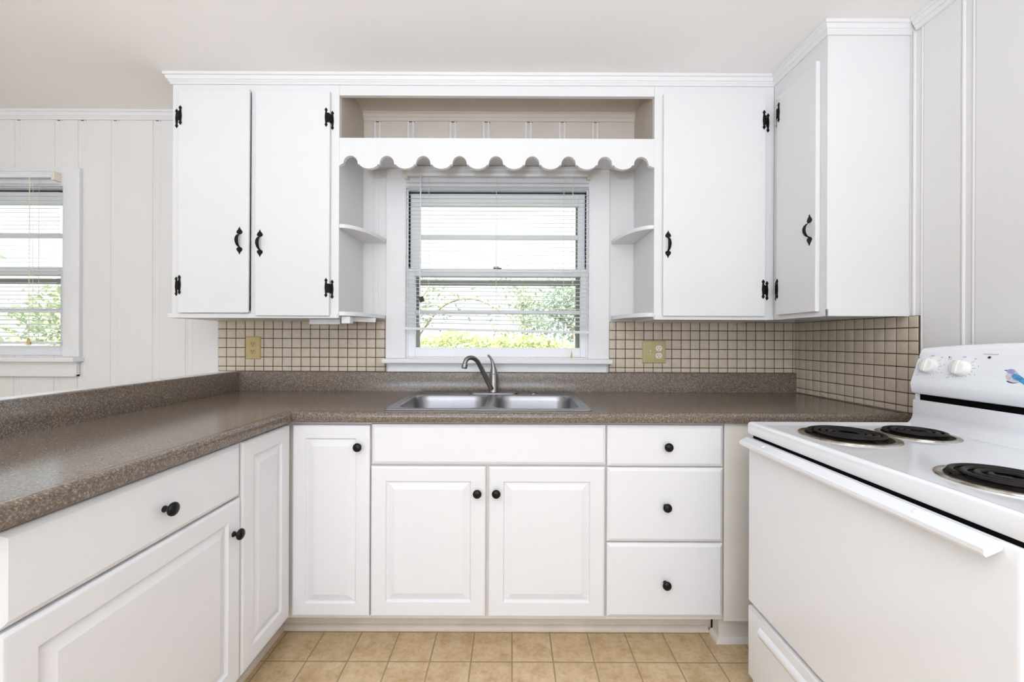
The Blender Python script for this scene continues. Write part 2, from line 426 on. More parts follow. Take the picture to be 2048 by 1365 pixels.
# ------------------------------------------------------------------ windows
def window(n, W, cas_l, cas_r, label, apron=True, sill_x=None):
    x0, x1, z0, z1 = W
    t = thing('window_%d' % n, label, 'window', ((x0+x1)/2, WY, z0), kind='structure')
    c = MB()
    zb, zt = 1.088, 2.10
    c.box(x0-cas_l, x0+.004, WY-.018, WY+.012, zb, zt); c.box(x1-.004, x1+cas_r, WY-.018, WY+.012, zb, zt)
    c.box(x0-cas_l+.0012, x1+cas_r-.0012, WY-.0186, WY+.011, z1-.002, zt-.0012)
    obj('casing', c, M['trim'], t, bevel=.003)
    c = MB()
    c.box(x0, x0+.004, WY, WY+.139, z0, z1); c.box(x1-.004, x1, WY, WY+.139, z0, z1); c.box(x0, x1, WY, WY+.139, z1-.004, z1)
    c.box(x0+.004, x0+.012, WY+.0, WY+.010, z0, z1); c.box(x1-.012, x1-.004, WY, WY+.010, z0, z1)
    obj('jamb', c, M['sash'], t)
    c = MB()
    for xx in ((x0+.004, x0+.013), (x1-.013, x1-.004)): c.box(xx[0], xx[1], WY+.035, WY+.064, 1.56, z1-.005)
    c.box(x0+.006, x1-.006, WY+.042, WY+.06, z1-.013, z1-.004)
    obj('weatherstrip', c, M['jamb'], t, label='dark weatherstrip in the jamb')
    sx = sill_x or (x0-cas_l-.012, x1+cas_r+.012)
    c = MB().box(sx[0], sx[1], WY-.062, WY+.03, 1.063, 1.088)
    obj('stool', c, M['trim'], t, bevel=.006, seg=3)
    c = MB().box(sx[0]+.022, sx[1]-.022, WY-.020, WY-.0005, 1.0175 if n == 1 else .985, 1.0625)
    c.box(sx[0]+.022, sx[1]-.022, WY-.026, WY-.0005, 1.0175 if n == 1 else .985, 1.026 if n == 1 else .997)
    obj('apron', c, M['trim'], t, bevel=.002)
    # lower sash
    ya, yb = WY+.008, WY+.036
    gx0, gx1 = x0+.0485, x1-.042
    zl0, zl1, zm0, zm1 = z0, 1.147, 1.531, 1.572
    c = MB()
    c.box(x0+.005, gx0, ya, yb, zl0, zm1); c.box(gx1, x1-.005, ya, yb, zl0, zm1)
    c.box(gx0, gx1, ya, yb, zl0, zl1); c.box(gx0, gx1, ya, yb, zm0, zm1)
    s = obj('lower_sash', c, M['sash'], t, bevel=.003)
    obj('muntin', MB().box(gx0, gx1, ya+.004, yb-.004, 1.327, 1.349), M['sash'], s, bevel=.003)
    obj('pane', MB().box(gx0-.004, gx1+.004, ya+.012, ya+.016, zl1-.004, zm0+.004), M['glass'], s)
    # upper sash, standing behind
    ya, yb = WY+.037, WY+.064
    hx0, hx1 = x0+.068, x1-.05
    c = MB()
    c.box(x0+.014, hx0, ya, yb, zm0, z1-.014); c.box(hx1, x1-.014, ya, yb, zm0, z1-.014)
    c.box(hx0, hx1, ya, yb, zm0, zm1); c.box(hx0, hx1, ya, yb, 1.92, z1-.014)
    s = obj('upper_sash', c, M['sash'], t, bevel=.003)
    obj('muntin', MB().box(hx0, hx1, ya+.004, yb-.004, 1.738, 1.762), M['sash'], s, bevel=.003)
    obj('pane', MB().box(hx0-.004, hx1+.004, ya+.012, ya+.016, zm1-.004, 1.924), M['glass'], s)
    xm = (x0+x1)/2
    c = MB().box(xm-.022, xm+.022, WY+.012, WY+.034, zm1, zm1+.006).lathe([(.012, 0), (.012, .006), (.006, .010)], (xm, WY+.024, zm1+.004), (0, 0, 1), 16).box(xm-.022, xm+.004, WY+.008, WY+.018, zm1+.006, zm1+.011)
    obj('sash_lock', c, M['brownline'], t, label='dark metal sash lock')
    # storm window outside
    ya, yb = WY+.092, WY+.104
    c = MB()
    c.box(x0+.004, x0+.056, ya, yb, z0, z1-.004); c.box(x1-.056, x1-.004, ya, yb, z0, z1-.004)
    c.box(x0+.056, x1-.056, ya, yb, z0, z0+.03); c.box(x0+.056, x1-.056, ya, yb, z1-.05, z1-.004); c.box(x0+.056, x1-.056, ya, yb, 1.492, 1.522)
    obj('storm_frame', c, M['storm'], t, bevel=.002, label='grey storm window frame outside the sashes')
    # sill outside
    obj('outer_sill', MB().box(x0, x1, WY+.064, WY+.2, z0-.03, z0), M['sash'], t)
    return t
window(1, WIN1, .102, .108, 'double hung white window over the sink, trees outside', sill_x=(-.682, .527))
window(2, WIN2, .102, .085, 'double hung white window in the panelled wall left of the cabinets')
# added picture window behind the viewer, an opening for the fill light
x0, x1, z0, z1 = WIN3
t = thing('window_3', 'added wide white framed window in the wall behind the viewer', 'window', ((x0+x1)/2, RY, z0), kind='structure')
c = MB()
c.box(x0-.09, x0, RY, RY+.018, z0-.09, z1+.09); c.box(x1, x1+.09, RY, RY+.018, z0-.09, z1+.09)
c.box(x0, x1, RY, RY+.018, z0-.09, z0); c.box(x0, x1, RY, RY+.018, z1, z1+.09)
obj('casing', c, M['trim'], t)
c = MB()
for xx in (x0, x0+(x1-x0)/3-.025, x0+2*(x1-x0)/3-.025, x1-.05): c.box(xx, xx+.05, RY-.09, RY-.05, z0, z1)
c.box(x0, x1, RY-.089, RY-.051, z0, z0+.05); c.box(x0, x1, RY-.089, RY-.051, z1-.05, z1)
obj('window_frame', c, M['sash'], t)
obj('pane', MB().box(x0, x1, RY-.072, RY-.068, z0, z1), M['glass'], t)

y0, y1, z0, z1 = WIN4  # added side window, unseen, an opening for the fill light
t = thing('window_4', 'added white framed window in the far dining side wall', 'window', (LX, (y0+y1)/2, z0), kind='structure')
c = MB()
c.box(LX, LX+.018, y0-.09, y0, z0-.09, z1+.09); c.box(LX, LX+.018, y1, y1+.09, z0-.09, z1+.09)
c.box(LX, LX+.018, y0, y1, z0-.09, z0); c.box(LX, LX+.018, y0, y1, z1, z1+.09)
obj('casing', c, M['trim'], t)
c = MB()
for yy in (y0, (y0+y1)/2-.025, y1-.05): c.box(LX-.09, LX-.05, yy, yy+.05, z0, z1)
c.box(LX-.089, LX-.051, y0, y1, z0, z0+.05); c.box(LX-.089, LX-.051, y0, y1, z1-.05, z1)
obj('window_frame', c, M['sash'], t)
obj('pane', MB().box(LX-.072, LX-.068, y0, y1, z0, z1), M['glass'], t)

# mini blinds
def blind(x0, x1, rail_z, n, label, loc, tilt_end, head=(2.046, 2.0985), wand=None, cord=None, ladders=(), yb=2.157, wand_z=1.26, headx=None):
    t = thing('window_blind', label, 'blind', loc)
    hx0, hx1 = headx or (x0, x1)
    c = MB()
    pts = [(yb-.014, head[0]), (yb-.017, head[0]+.012), (yb-.015, head[0]+.030), (yb-.019, head[0]+.034), (yb-.019, head[1]-.004), (yb-.014, head[1]), (yb+.018, head[1]), (yb+.018, head[0]+.004), (yb-.008, head[0]+.004), (yb-.008, head[0])]
    c.prism(pts, hx0+.010, hx1-.010, lambda y, z, x: (x, y, z))
    obj('headrail', c, M['slat'], t)
    for a, b in ((hx0-.006, hx0+.012), (hx1-.012, hx1+.006)):
        obj('bracket', MB().box(a, b, yb-.012, yb+.0235, head[0]-.012, head[0]+.035), M['yellowed'], t, bevel=.002, label='yellowed plastic bracket')
    # slats
    top = head[0]-.030; c = MB(); W = .0125
    zr = (rail_z[0]+rail_z[1])/2
    pitch = (top-(zr+.012))/n
    for k in range(n):
        z = top-pitch*k
        f = max(0, (1.50-z)/(1.50-zr)) if zr < 1.5 else 0
        sl = (rail_z[1]-rail_z[0])*min(1, f)
        jit = random.uniform(-.0008, .0008)
        rows = []
        for xx in (x0, x1):
            tt = (xx-x0)/(x1-x0)-.5
            r = []
            for q in range(5):
                s = (q-2)/2; y = yb+s*W
                zz = z+sl*tt+jit-.0018*s*s*1.0+s*W*math.tan(math.radians(13))+.0018
                r.append((xx, y, zz))
            r2 = [(p[0], p[1], p[2]-.0004) for p in reversed(r)]
            rows.append(r+r2)
        c.loft(rows)
    obj('slats', c, M['slat'], t, smooth=60)
    # bottom rail
    rr = []
    for xx, z in ((x0-.004, rail_z[0]), (x1-.001, rail_z[1])):
        rr.append([(xx, yb-.012, z-.006), (xx, yb-.013, z+.002), (xx, yb-.010, z+.007), (xx, yb+.010, z+.007), (xx, yb+.013, z+.002), (xx, yb+.012, z-.006)])
    obj('bottom_rail', MB().loft(rr), M['slat'], t)
    for lx in ladders:
        c = MB()
        zb = rail_z[0]+(rail_z[1]-rail_z[0])*(lx-x0)/(x1-x0)
        for dy in (-.0135, .0135): c.tube([(lx, yb+dy, head[0]), (lx, yb+dy, zb)], .0009, 6)
        obj('ladder_cord', c, M['yellowed'], t)
    if wand:
        c = MB().tube([(wand[0], yb-.020, head[0]-.004), (wand[0], yb-.024, head[0]-.02), (wand[1], yb-.024, wand_z)], .0036, 8)
        c.tube([(wand[0], yb-.012, head[0]+.004), (wand[0], yb-.020, head[0]-.004)], .002, 6)
        obj('wand', c, M['slat'], t, smooth=60, label='clear grey tilt wand')
    if cord:
        c = MB().tube([(cord[0], yb-.019, head[0]+.002), (cord[0]+.001, yb-.02, cord[1]+.03)], .0011, 6)
        c.tube([(cord[0]-.003, yb-.019, head[0]+.002), (cord[0]-.005, yb-.02, cord[2]+.03)], .0008, 6)
        s = obj('lift_cord', c, M['yellowed'], t)
        for cx_, zz in ((cord[0]+.001, cord[1]), (cord[0]-.005, cord[2])):
            obj('tassel', MB().lathe([(.002, .032), (.0025, .028), (.0055, .002), (.005, 0), (.001, -.0005)], (cx_, yb-.02, zz), (0, 0, 1), 12), M['tassel'], s, smooth=50, label='tan plastic tassel')
    return t
B1 = blind(-.562, .404, (1.247, 1.229), 36, 'white mini blind lowered most of the way over the sink window', (-.08, 2.157, 2.10), 0,
      wand=(-.478, -.481), cord=(.316, 1.195, 1.096), ladders=(PX(858, 400, 2.157), PX(993, 400, 2.157), PX(1128, 400, 2.157)), wand_z=1.262)
B2 = blind(-3.35, -2.386, (1.165, 1.163), 38, 'white mini blind fully lowered over the left window beside the panelling', (-2.86, 2.157, 2.10), 0,
      ladders=(-3.1, PX(72, 400, 2.157)), cord=(PX(68, 400, 2.157), 1.155, 1.16), headx=(-3.35, -2.405), head=(2.030, 2.064))
# black clip on the wand
cl = thing('binder_clip', 'small black clip pinched onto the tilt wand of the sink window blind', 'clip', (-.48, 2.131, 1.40))
cz = PZ(843, 599, 2.13); cxx = PX(843, 599, 2.13)
R = Matrix.Rotation(math.radians(-14), 3, 'Y')
def rb(mb, x0, x1, y0, y1, z0, z1):
    vs = [(x, y, z) for x in (x0, x1) for y in (y0, y1) for z in (z0, z1)]
    vs = [Vector((cxx, 2.133, cz))+R@Vector(v) for v in vs]
    mb.add(vs, [(0,1,3,2), (4,6,7,5), (0,4,5,1), (2,3,7,6), (0,2,6,4), (1,5,7,3)])
c = MB(); rb(c, -.011, .011, -.007, -.0045, -.013, .013); rb(c, -.011, .011, .0045, .007, -.013, .013); rb(c, -.011, .011, -.007, .007, .011, .014)
obj('clip_body', c, M['knob'], cl)
c = MB()
for s in (-1, 1):
    pts = [Vector((cxx, 2.133, cz))+R@Vector(p) for p in ((-.006*s-.006, -.0085, .010), (-.012, -.012, .002*s+.0), (-.018, -.012, -.004*s))]
    c.tube(pts, .0008, 6)
obj('wire_arms', c, M['steel'], cl)

# ------------------------------------------------------------------ upper cabinets
UB = 1.285
DF = 1.872   # upper door faces
def upper_box(mb, x0, x1, y0, y1, z0, z1, front='y'):
    t = .016
    mb.box(x0, x0+t, y0, y1, z0, z1); mb.box(x1-t, x1, y0, y1, z0, z1)
    mb.box(x0+t, x1-t, y0, y1, z0, z0+t); mb.box(x0+t, x1-t, y0, y1, z1-t, z1); mb.box(x0+t, x1-t, y1-.006, y1, z0+t, z1-t)
    if front == 'y': mb.box(x0+t, x1-t, y0, y0+t, z0+t, z1-t)
    elif front == 'x': mb.box(x0+t, x0+2*t, y0+t, y1-.006, z0+t, z1-t)
LU = (LXC, -.80)
ULX, URX = -.80, .653
lc = thing('upper_cabinet', 'tall white double door wall cabinet left of the sink window', 'cabinet', (-1.18, WY, UB))
c = MB(); upper_box(c, LXC, ULX, UF, WY-.002, UB+.003, CH-.002, None)
ox0, ox1, oz0, oz1 = PX(362, 400, UF), PX(502.6, 400, UF), PZ(430, 622, UF), PZ(430, 184, UF)
for a, b, e, f_ in wall_rects(LXC+.016, ULX-.016, UB+.019, CH-.018, [(ox0, ox1, oz0, oz1)]): c.box(a, b, UF, UF+.016, e, f_)
obj('carcass', c, M['upper'], lc)
obj('bottom_board', MB().box(LXC-.018, ULX-.004, UF-.006, WY-.003, UB, UB+.021), M['upper'], lc, bevel=.002)
fb = map_back(UF)
d = obj('door', MB().loft([[fb(PX(356, 178, DF), PZ(352, 626, DF), .006), fb(PX(498.5, 178, DF), PZ(498.5, 626, DF), .009), fb(PX(499.5, 178, DF), PZ(499, 178, DF), .0075), fb(PX(356, 178, DF), PZ(352, 179, DF), .006)],
                           [fb(PX(356, 178, DF), PZ(352, 626, DF), .018), fb(PX(498.5, 178, DF), PZ(498.5, 626, DF), .021), fb(PX(499.5, 178, DF), PZ(499, 178, DF), .020), fb(PX(356, 178, DF), PZ(352, 179, DF), .018)]]), M['upper'], lc, bevel=.003)
fd = map_back(UF-.0205)
pull_handle(d, fd, PX(480, 482, DF), PZ(481, 510, DF), PZ(480, 454, DF))
hp_ = lambda pf_, pd_, y, off=.0185: (PX(pf_, y, UF), PX(pd_, y, UF-off), PZ(pf_, y, DF), off)
hinge(d, fb, *hp_(353.7, 360.8, 232, .0200)); hinge(d, fb, *hp_(352.9, 358.8, 571, .0195))
d = obj('door', MB().box(PX(511, 180, DF), PX(659.5, 180, DF), UF-.018, UF-.0005, PZ(585, 632, DF), PZ(585, 181, DF)), M['upper'], lc, bevel=.003)
fd = map_back(UF-.018)
pull_handle(d, fd, PX(520, 487, DF), PZ(520, 515, DF), PZ(520, 459, DF))
hinge(d, fb, *hp_(665.2, 652.4, 236), r0=.08, r1=.24); hinge(d, fb, *hp_(664.5, 652, 577), r0=.08, r1=.24)

def corner_shelf(parent, side, zt, xw, z_th=.018, front=0):
    """quarter-oval shelf: deep at the cabinet side, tapering to the wall"""
    xs = ULX if side < 0 else URX
    n = 16; pts = []
    a = abs(xw-xs); bdep = WY-.001-UF-front
    s = 1 if side < 0 else -1
    pts.append((xs+s*.0005, WY-.001)); pts.append((xs+s*.0005, UF+front))
    for k in range(1, n+1):
        th = PI/2*k/n
        pts.append((xs+s*a*(math.sin(th)**1.0), WY-.001-bdep*(math.cos(th)**.9 if k < n else 0)))
    mb = MB().prism(pts[:-1]+[(xs+s*a, WY-.0185), (xs+s*a, WY-.001)], zt-z_th, zt, lambda x, y, z: (x, y, z))
    return obj('corner_shelf', mb, M['upper'], parent, bevel=.002)
corner_shelf(lc, -1, 1.722, -.675); corner_shelf(lc, -1, 1.318, -.675, .02)

rc = thing('upper_cabinet', 'wide white single door wall cabinet right of the sink window', 'cabinet', (.93, WY, UB))
c = MB(); upper_box(c, URX, SX-.0008, UF, WY-.002, UB+.003, CH-.002)
obj('carcass', c, M['upper'], rc)
obj('bottom_board', MB().box(URX+.004, SX-.002, UF-.006, WY-.003, UB, UB+.02), M['upper'], rc, bevel=.002)
d = obj('door', MB().box(PX(1327, 400, DF), PX(1531.5, 400, DF), UF-.018, UF-.0005, PZ(1430, 633, DF), PZ(1430, 187, DF)), M['upper'], rc, bevel=.003)
pull_handle(d, fd, PX(1336, 489, DF), PZ(1336, 517, DF), PZ(1336, 461, DF))
hinge(d, fb, *hp_(1535.8, 1528.2, 241)); hinge(d, fb, *hp_(1533.6, 1526.2, 580))
corner_shelf(rc, 1, 1.722, .531); corner_shelf(rc, 1, 1.318, .531, .02)

sd = thing('upper_cabinet', 'white side wall cabinet with its door at right angles over the range corner', 'cabinet', (1.36, 1.72, UB))
c = MB(); t_ = .016
c.box(SX, WX-.001, SY, SY+t_, UB+.02, CH-.002); c.box(SX+.02, WX-.001, UF+.02, UF+.035, UB+.02, CH-.002)
c.box(SX, SX+t_, SY+t_, UF-.001, UB+.003, CH-.002); c.box(SX+t_, WX-.001, SY+t_, UF+.02, UB+.003, UB+.02); c.box(SX+t_, WX-.001, SY+t_, UF+.02, CH-.02, CH-.002)
obj('carcass', c, M['upper'], sd)
obj('end_trim', MB().box(SX-.004, WX-.001, SY-.006, SY+.002, UB, UB+.028).box(SX-.004, SX+.002, SY-.006, UF-.022, UB, UB+.028), M['upper'], sd, bevel=.002)
fs = map_right(SX)
dy0, dy1 = SX*F/(1640-CX), 1.845
d = obj('door', MB().box(SX-.019, SX-.0005, dy0, dy1, 1.305, 2.288), M['upper'], sd, bevel=.003)
fsd = map_right(SX-.019)
hd = 1.187*F/(1619-CX)
pull_handle(d, fsd, hd, PZ(1619, 492, hd), PZ(1619, 429, hd))
hinge(d, fs, 1.868, 1.828, PZ(1556, 230, 1.845), .0195); hinge(d, fs, 1.872, 1.834, PZ(1550, 580, 1.845), .0195)

# open cubby with scalloped valance over the window
cb = thing('valance_cubby', 'white open cubby with a scalloped valance board bridging the two cabinets over the window', 'valance', (-.07, WY, 2.05))
ct, cbm = PZ(1000, 192, UF), PZ(1000, 277, UF)
obj('top_rail', MB().box(ULX+.0005, URX-.0005, UF, UF+.02, ct, CH-.002), M['upper'], cb, bevel=.001)
M['cubby_cream'] = paint('darker_cream_paint', srgb(208, 196, 180), .6, .08, 5)  # browner cream for the thin boards lining the cubby
obj('top_panel', MB().box(ULX+.0012, URX-.0012, UF+.0205, WY-.03, CH-.006, CH-.0025), M['cubby_cream'], cb, label='tan top panel inside the cubby')
for xa in (ULX+.0004, URX-.0014): obj('side_panel', MB().box(xa, xa+.001, UF+.0205, WY-.0005, cbm, CH-.007), M['cubby_cream'], cb, label='tan side panel inside the cubby')
obj('cubby_shelf', MB().box(ULX+.0005, URX-.0005, UF+.02, WY-.001, 2.10, cbm-.001), M['upper'], cb)
# valance outline from scallops
zc = lambda y: PZ(1000, y, UF)
per = 72.7*UF/F; px0 = PX(701, 320, UF)
sx = UF/F
outline = []
def addp(pxx, py): outline.append((PX(pxx, 320, UF), zc(py)))
x = 674.5
edge = [(672, 333), (675, 333), (678, 329), (681, 331), (685.5, 327)]
def scallop(cx0):  # arch centred at cx0, then bump
    out = []
    for k in range(9):
        th = PI-PI*k/8; out.append((cx0+14.5*math.cos(th), 328-15.5*math.sin(th)))
    out += [(cx0+14.6, 329.8), (cx0+19, 330.0)]
    for k in range(0, 9):
        s = k/8; xx = cx0+19+(72.7-38)*s; out.append((xx, 331.8+6.6*math.sin(PI*s)**.75))
    out += [(cx0+72.7-19, 330.0), (cx0+72.7-14.6, 329.8)]
    return out
lowr = [(661.5, 336), (664, 334), (684, 331)]
pts = []
for k in range(9):
    s_ = scallop(701+72.7*k)
    if k == 8: s_ = s_[:10]
    pts += s_
pts = [(ULX*F/UF+CX+.4, 336), (682, 330)]+pts+[(URX*F/UF+CX-.8, 334)]
low = [(PX(a, 320, UF), zc(b)) for a, b in pts]
low = [p for p in low if ULX <= p[0] <= URX]
low = [(ULX+.0005, zc(333))]+low+[(URX-.0005, zc(333))]
top_pts = [(p[0], cbm) for p in low]
mb = MB(); n = len(low)
vs = [(p[0], UF, p[1]) for p in low]+[(p[0], UF, p[1]) for p in top_pts]+[(p[0], UF+.02, p[1]) for p in low]+[(p[0], UF+.02, p[1]) for p in top_pts]
fs_ = []
for i in range(n-1):
    fs_ += [(i, i+1, n+i+1, n+i), (2*n+i, 3*n+i, 3*n+i+1, 2*n+i+1), (i, 2*n+i, 2*n+i+1, i+1), (n+i, n+i+1, 3*n+i+1, 3*n+i)]
fs_ += [(0, n, 3*n, 2*n), (n-1, 3*n-1, 4*n-1, 2*n-1)]
mb.add(vs, fs_)
obj('scalloped_valance', mb, M['upper'], cb)
# light fixture strip under the left cabinet
br_ = thing('mounting_strip', 'flat white mounting strip fixed under the left wall cabinet near the window', 'bracket', (-.9, 1.96, UB))
obj('strip', MB().box(-.955, -.81, 1.93, 1.99, UB-.026, UB-.0005), simple('grey_white_paint', srgb(206, 204, 203), .5, 0, 9, .12), br_, bevel=.002)
obj('end_block', MB().box(-.7985, -.757, 1.915, 1.955, UB-.022, UB+.0125), M['upper'], br_, bevel=.003)
obj('brace', MB().prism([(-.797, 1.957), (-.785, 1.957), (-.682, 2.05), (-.695, 2.06)], UB-.010, UB+.012, lambda x, y, z: (x, y, z)), M['upper'], br_)

# ------------------------------------------------------------------ wall tile
def tiles(name, us, vs_, fn, label, loc):
    t = thing(name, label, 'backsplash', loc)
    g = .0018
    mb = MB()
    rect_rings(mb, fn, us[0], us[-1], vs_[0], vs_[-1], [(0, .0005), (0, .0055)])
    obj('grout', mb, M['grout'], t)
    mb = MB()
    for a, b in zip(us, us[1:]):
        for c_, d_ in zip(vs_, vs_[1:]):
            if b-a < 2.5*g or d_-c_ < 2.5*g: continue
            rect_rings(mb, fn, a+g, b-g, c_+g, d_-g, [(0, .004), (0, .0066), (.0008, .0076), (.002, .008)])
    obj('tiles', mb, M['tile'], t, smooth=30)
def lin(a, b, first, p):
    r = [a]; x = first
    while x < b-.004:
        if x > a+.004: r.append(x)
        x += p
    return r+[b]
P = .04985
zs = lin(1.0172, UB+.004, 1.0425, P)
tiles('tile_backsplash', lin(-1.572, -.6745, -1.527, P), zs, map_back(WY), 'beige small square wall tile left of the sink window', (-1.12, WY, 1.0172))
tiles('tile_backsplash', lin(.5195, WX-.0005, .556, P), zs, map_back(WY), 'beige small square wall tile between the sink window and the corner', (1.0, WY, 1.0172))
tiles('tile_backsplash', [1.526]+[2.1915-.028-P*k for k in range(12, -1, -1)]+[2.1915], lin(.9162, UB+.002, .942, P), map_right(WX), 'beige small square wall tile on the side wall by the range', (WX, 1.86, .9162))

# ------------------------------------------------------------------ outlets
fw = map_back(WY-.008)
def outlet(px, py, w, h, mp, mface, label, duplex_x, switch_x=None, name='wall_outlet'):
    u, v = PX(px, py, WY-.01), PZ(px, py, WY-.01)
    t = thing(name, label, 'outlet', (u, WY-.008, v))
    obj('cover_plate', rect_rings(MB(), fw, u-w/2, u+w/2, v-h/2, v+h/2, [(0, .0002), (0, .003), (.003, .0065), (.005, .007)]), mp, t, smooth=25)
    for s in (-1, 1):
        vc = v+s*.0195
        pts = []
        for k in range(24):
            a = 2*PI*k/24; x_ = .0172*math.cos(a); y_ = .0172*math.sin(a)
            pts.append((u+duplex_x+x_, vc+max(-.0142, min(.0142, y_))))
        r = obj('receptacle', MB().prism(pts, .005, .0078, lambda a, b, w_: fw(a, b, w_)), mface, t)
        c = MB()
        for xx, hh in ((-.0063, .0042), (.0063, .0035)):
            rect_rings(c, fw, u+duplex_x+xx-.0014, u+duplex_x+xx+.0014, vc+.003-hh, vc+.003+hh, [(0, .0070), (0, .0081)])
        c.lathe([(.0026, 0), (.0026, .0011)], fw(u+duplex_x, vc-.0075, .0070), (0, -1, 0), 12)
        obj('slots', c, M['brownline'], r, label='dark plug slots')
    if switch_x is not None:
        obj('switch_surround', MB().lathe([(.0085, 0), (.0085, .002), (.0070, .0030)], fw(u+switch_x, v, .0062), (0, -1, 0), 20), mp, t)
        sw = MB(); rect_rings(sw, fw, u+switch_x-.0042, u+switch_x+.0042, v-.011, v+.011, [(0, .006), (0, .0085), (.001, .009)])
        rect_rings(sw, fw, u+switch_x-.0035, u+switch_x+.0035, v-.002, v+.009, [(0, .008), (.0008, .017)])
        obj('toggle_switch', sw, M['ivory'], t)
        for dz in (.031, -.031): obj('screw', MB().lathe([(.0032, 0), (.0028, .0012)], fw(u+switch_x, v+dz, .0065), (0, -1, 0), 12), M['plate_gold'], t)
    else:
        obj('screw', MB().lathe([(.003, 0), (.0026, .0014)], fw(u, v, .0065), (0, -1, 0), 12), mp, t)
outlet(506.5, 696, .079, .121, M['plate_gold'], simple('gold_receptacle', srgb(188, 164, 112), .3), 'single gold ivory duplex wall outlet on the tile left of the sink', 0)
outlet(1308, 704.5, .124, .120, M['plate_almond'], M['ivory'], 'double almond wall plate with switch and white outlet right of the sink', .024, -.023, name='switch_outlet')

# ------------------------------------------------------------------ countertop
CT, CBZ = .914, .8745
FE = 1.545       # front edge of the main run
PE = -.826       # inner edge of the peninsula
NE = .60         # near end of the peninsula
ctop = thing('countertop', 'brown speckled laminate L shaped countertop with short backsplash', 'countertop', (-.3, 1.9, CBZ))
c = MB()
SK = (-.483, .298, 1.608, 2.112)   # cut-out for the sink
c.box(PE-.03, SK[0], FE+.03, WY-.0215, CBZ, CT); c.box(SK[1], WX-.001, FE+.03, WY-.0215, CBZ, CT)
c.box(SK[0], SK[1], FE+.03, SK[2], CBZ, CT); c.box(SK[0], SK[1], SK[3], WY-.0215, CBZ, CT)
prof = [(.032, CT), (.018, CT+.0015), (.009, CT+.001), (.003, CT-.003), (.0, CT-.010), (.0, CBZ+.009), (.002, CBZ+.003), (.007, CBZ), (.032, CBZ)]
c.sweep([(WX-.001, FE), (PE, FE), (PE, NE), (-1.36, NE)][::-1], [(o, z) for o, z in prof])
# peninsula slab, its back edge slightly skewed
bx = lambda y: -1.448+(2.178-y)*.045
c.prism([(PE-.031, NE+.031), (PE-.031, FE+.0305), (PE-.031, WY-.0215), (bx(2.178)-.002, WY-.0215), (bx(NE)-.002, NE+.031)], CBZ+.0002, CT-.0002, lambda x, y, z: (x, y, z))
obj('worktop', c, M['granite'], ctop, smooth=40)
c = MB()
c.prism([(WY-.0012, CT), (WY-.0215, CT), (WY-.0215, 1.012), (WY-.0195, 1.0155), (WY-.016, 1.017), (WY-.0012, 1.017)], bx(2.178)-.022, WX-.0085, lambda y, z, x: (x, y, z))
obj('back_splash', c, M['granite'], ctop, smooth=40)
c = MB()
rings = []
for y in (WY-.0217, NE):
    b0 = bx(y)
    rings.append([(b0, y, CT), (b0, y, 1.012), (b0-.002, y, 1.0155), (b0-.006, y, 1.017), (b0-.022, y, 1.017), (b0-.022, y, CT)])
c.loft(rings)
obj('side_splash', c, M['granite'], ctop, smooth=40)

# pony wall behind the peninsula
mb = MB()
rings = []
for y in (WY-.001, NE):
    b0 = bx(y)-.0225
    rings.append([(b0, y, 0), (b0, y, 1.011), (b0-.105, y, 1.011), (b0-.105, y, 0)])
mb.loft(rings)
struct('wall_half', mb, M['trim'], 'low white half wall capping the back of the peninsula counter', 'wall')

# ------------------------------------------------------------------ base cabinets
BF = 1.585; BD = .019
fB = map_back(BF-.0006)
dz0, dz1 = .129, PZ(1000, 850, 1.565)
def base_box(x0, x1, y0, y1, face='y', open_top=False):
    mb = MB(); t = .016; z0, z1 = .112, CBZ-.0008
    mb.box(x0, x0+t, y0, y1, z0, z1); mb.box(x1-t, x1, y0, y1, z0, z1)
    mb.box(x0+t, x1-t, y0, y1, z0, z0+t); mb.box(x0+t, x1-t, y1-.006, y1, z0+t, z1)
    mb.box(x0+t, x1-t, y0, y0+t, z0+t, z1)
    return mb
xc0, xc1, xs1, xd1 = -.842, PX(740, 1000, 1.565), PX(1213.2, 1000, 1.565), PX(1449, 900, 1.565)
def feet(mb, x0, x1, y0, y1):
    mb.box(x0+.02, x0+.036, y0, y1, 0, .1125); mb.box(x1-.036, x1-.02, y0, y1, 0, .1125)
# sink cabinet
s = thing('sink_base_cabinet', 'white base cabinet with two raised panel doors under the sink', 'cabinet', ((xc1+xs1)/2, 1.9, 0))
c = base_box(xc1+.0005, xs1-.0005, BF, WY-.002); feet(c, xc1, xs1, 1.70, WY-.01); obj('carcass', c, M['filler'], s)
obj('false_front', slab_front(fB, xc1+.004, xs1-.003, PZ(1000, 930.5, 1.565), dz1), M['base'], s)
ztop = PZ(1000, 934.5, 1.565)
d = obj('door', raised_door(fB, xc1+.0025, PX(971, 1085, 1.565), dz0, ztop), M['base'], s)
knob(d, (PX(954.5, 988, 1.55), BF-BD-.0006, PZ(954, 988, 1.55)), (0, -1, 0))
d = obj('door', raised_door(fB, PX(977, 1085, 1.565), xs1-.006, dz0, ztop), M['base'], s)
knob(d, (PX(992.5, 988, 1.55), BF-BD-.0006, PZ(992, 988, 1.55)), (0, -1, 0))
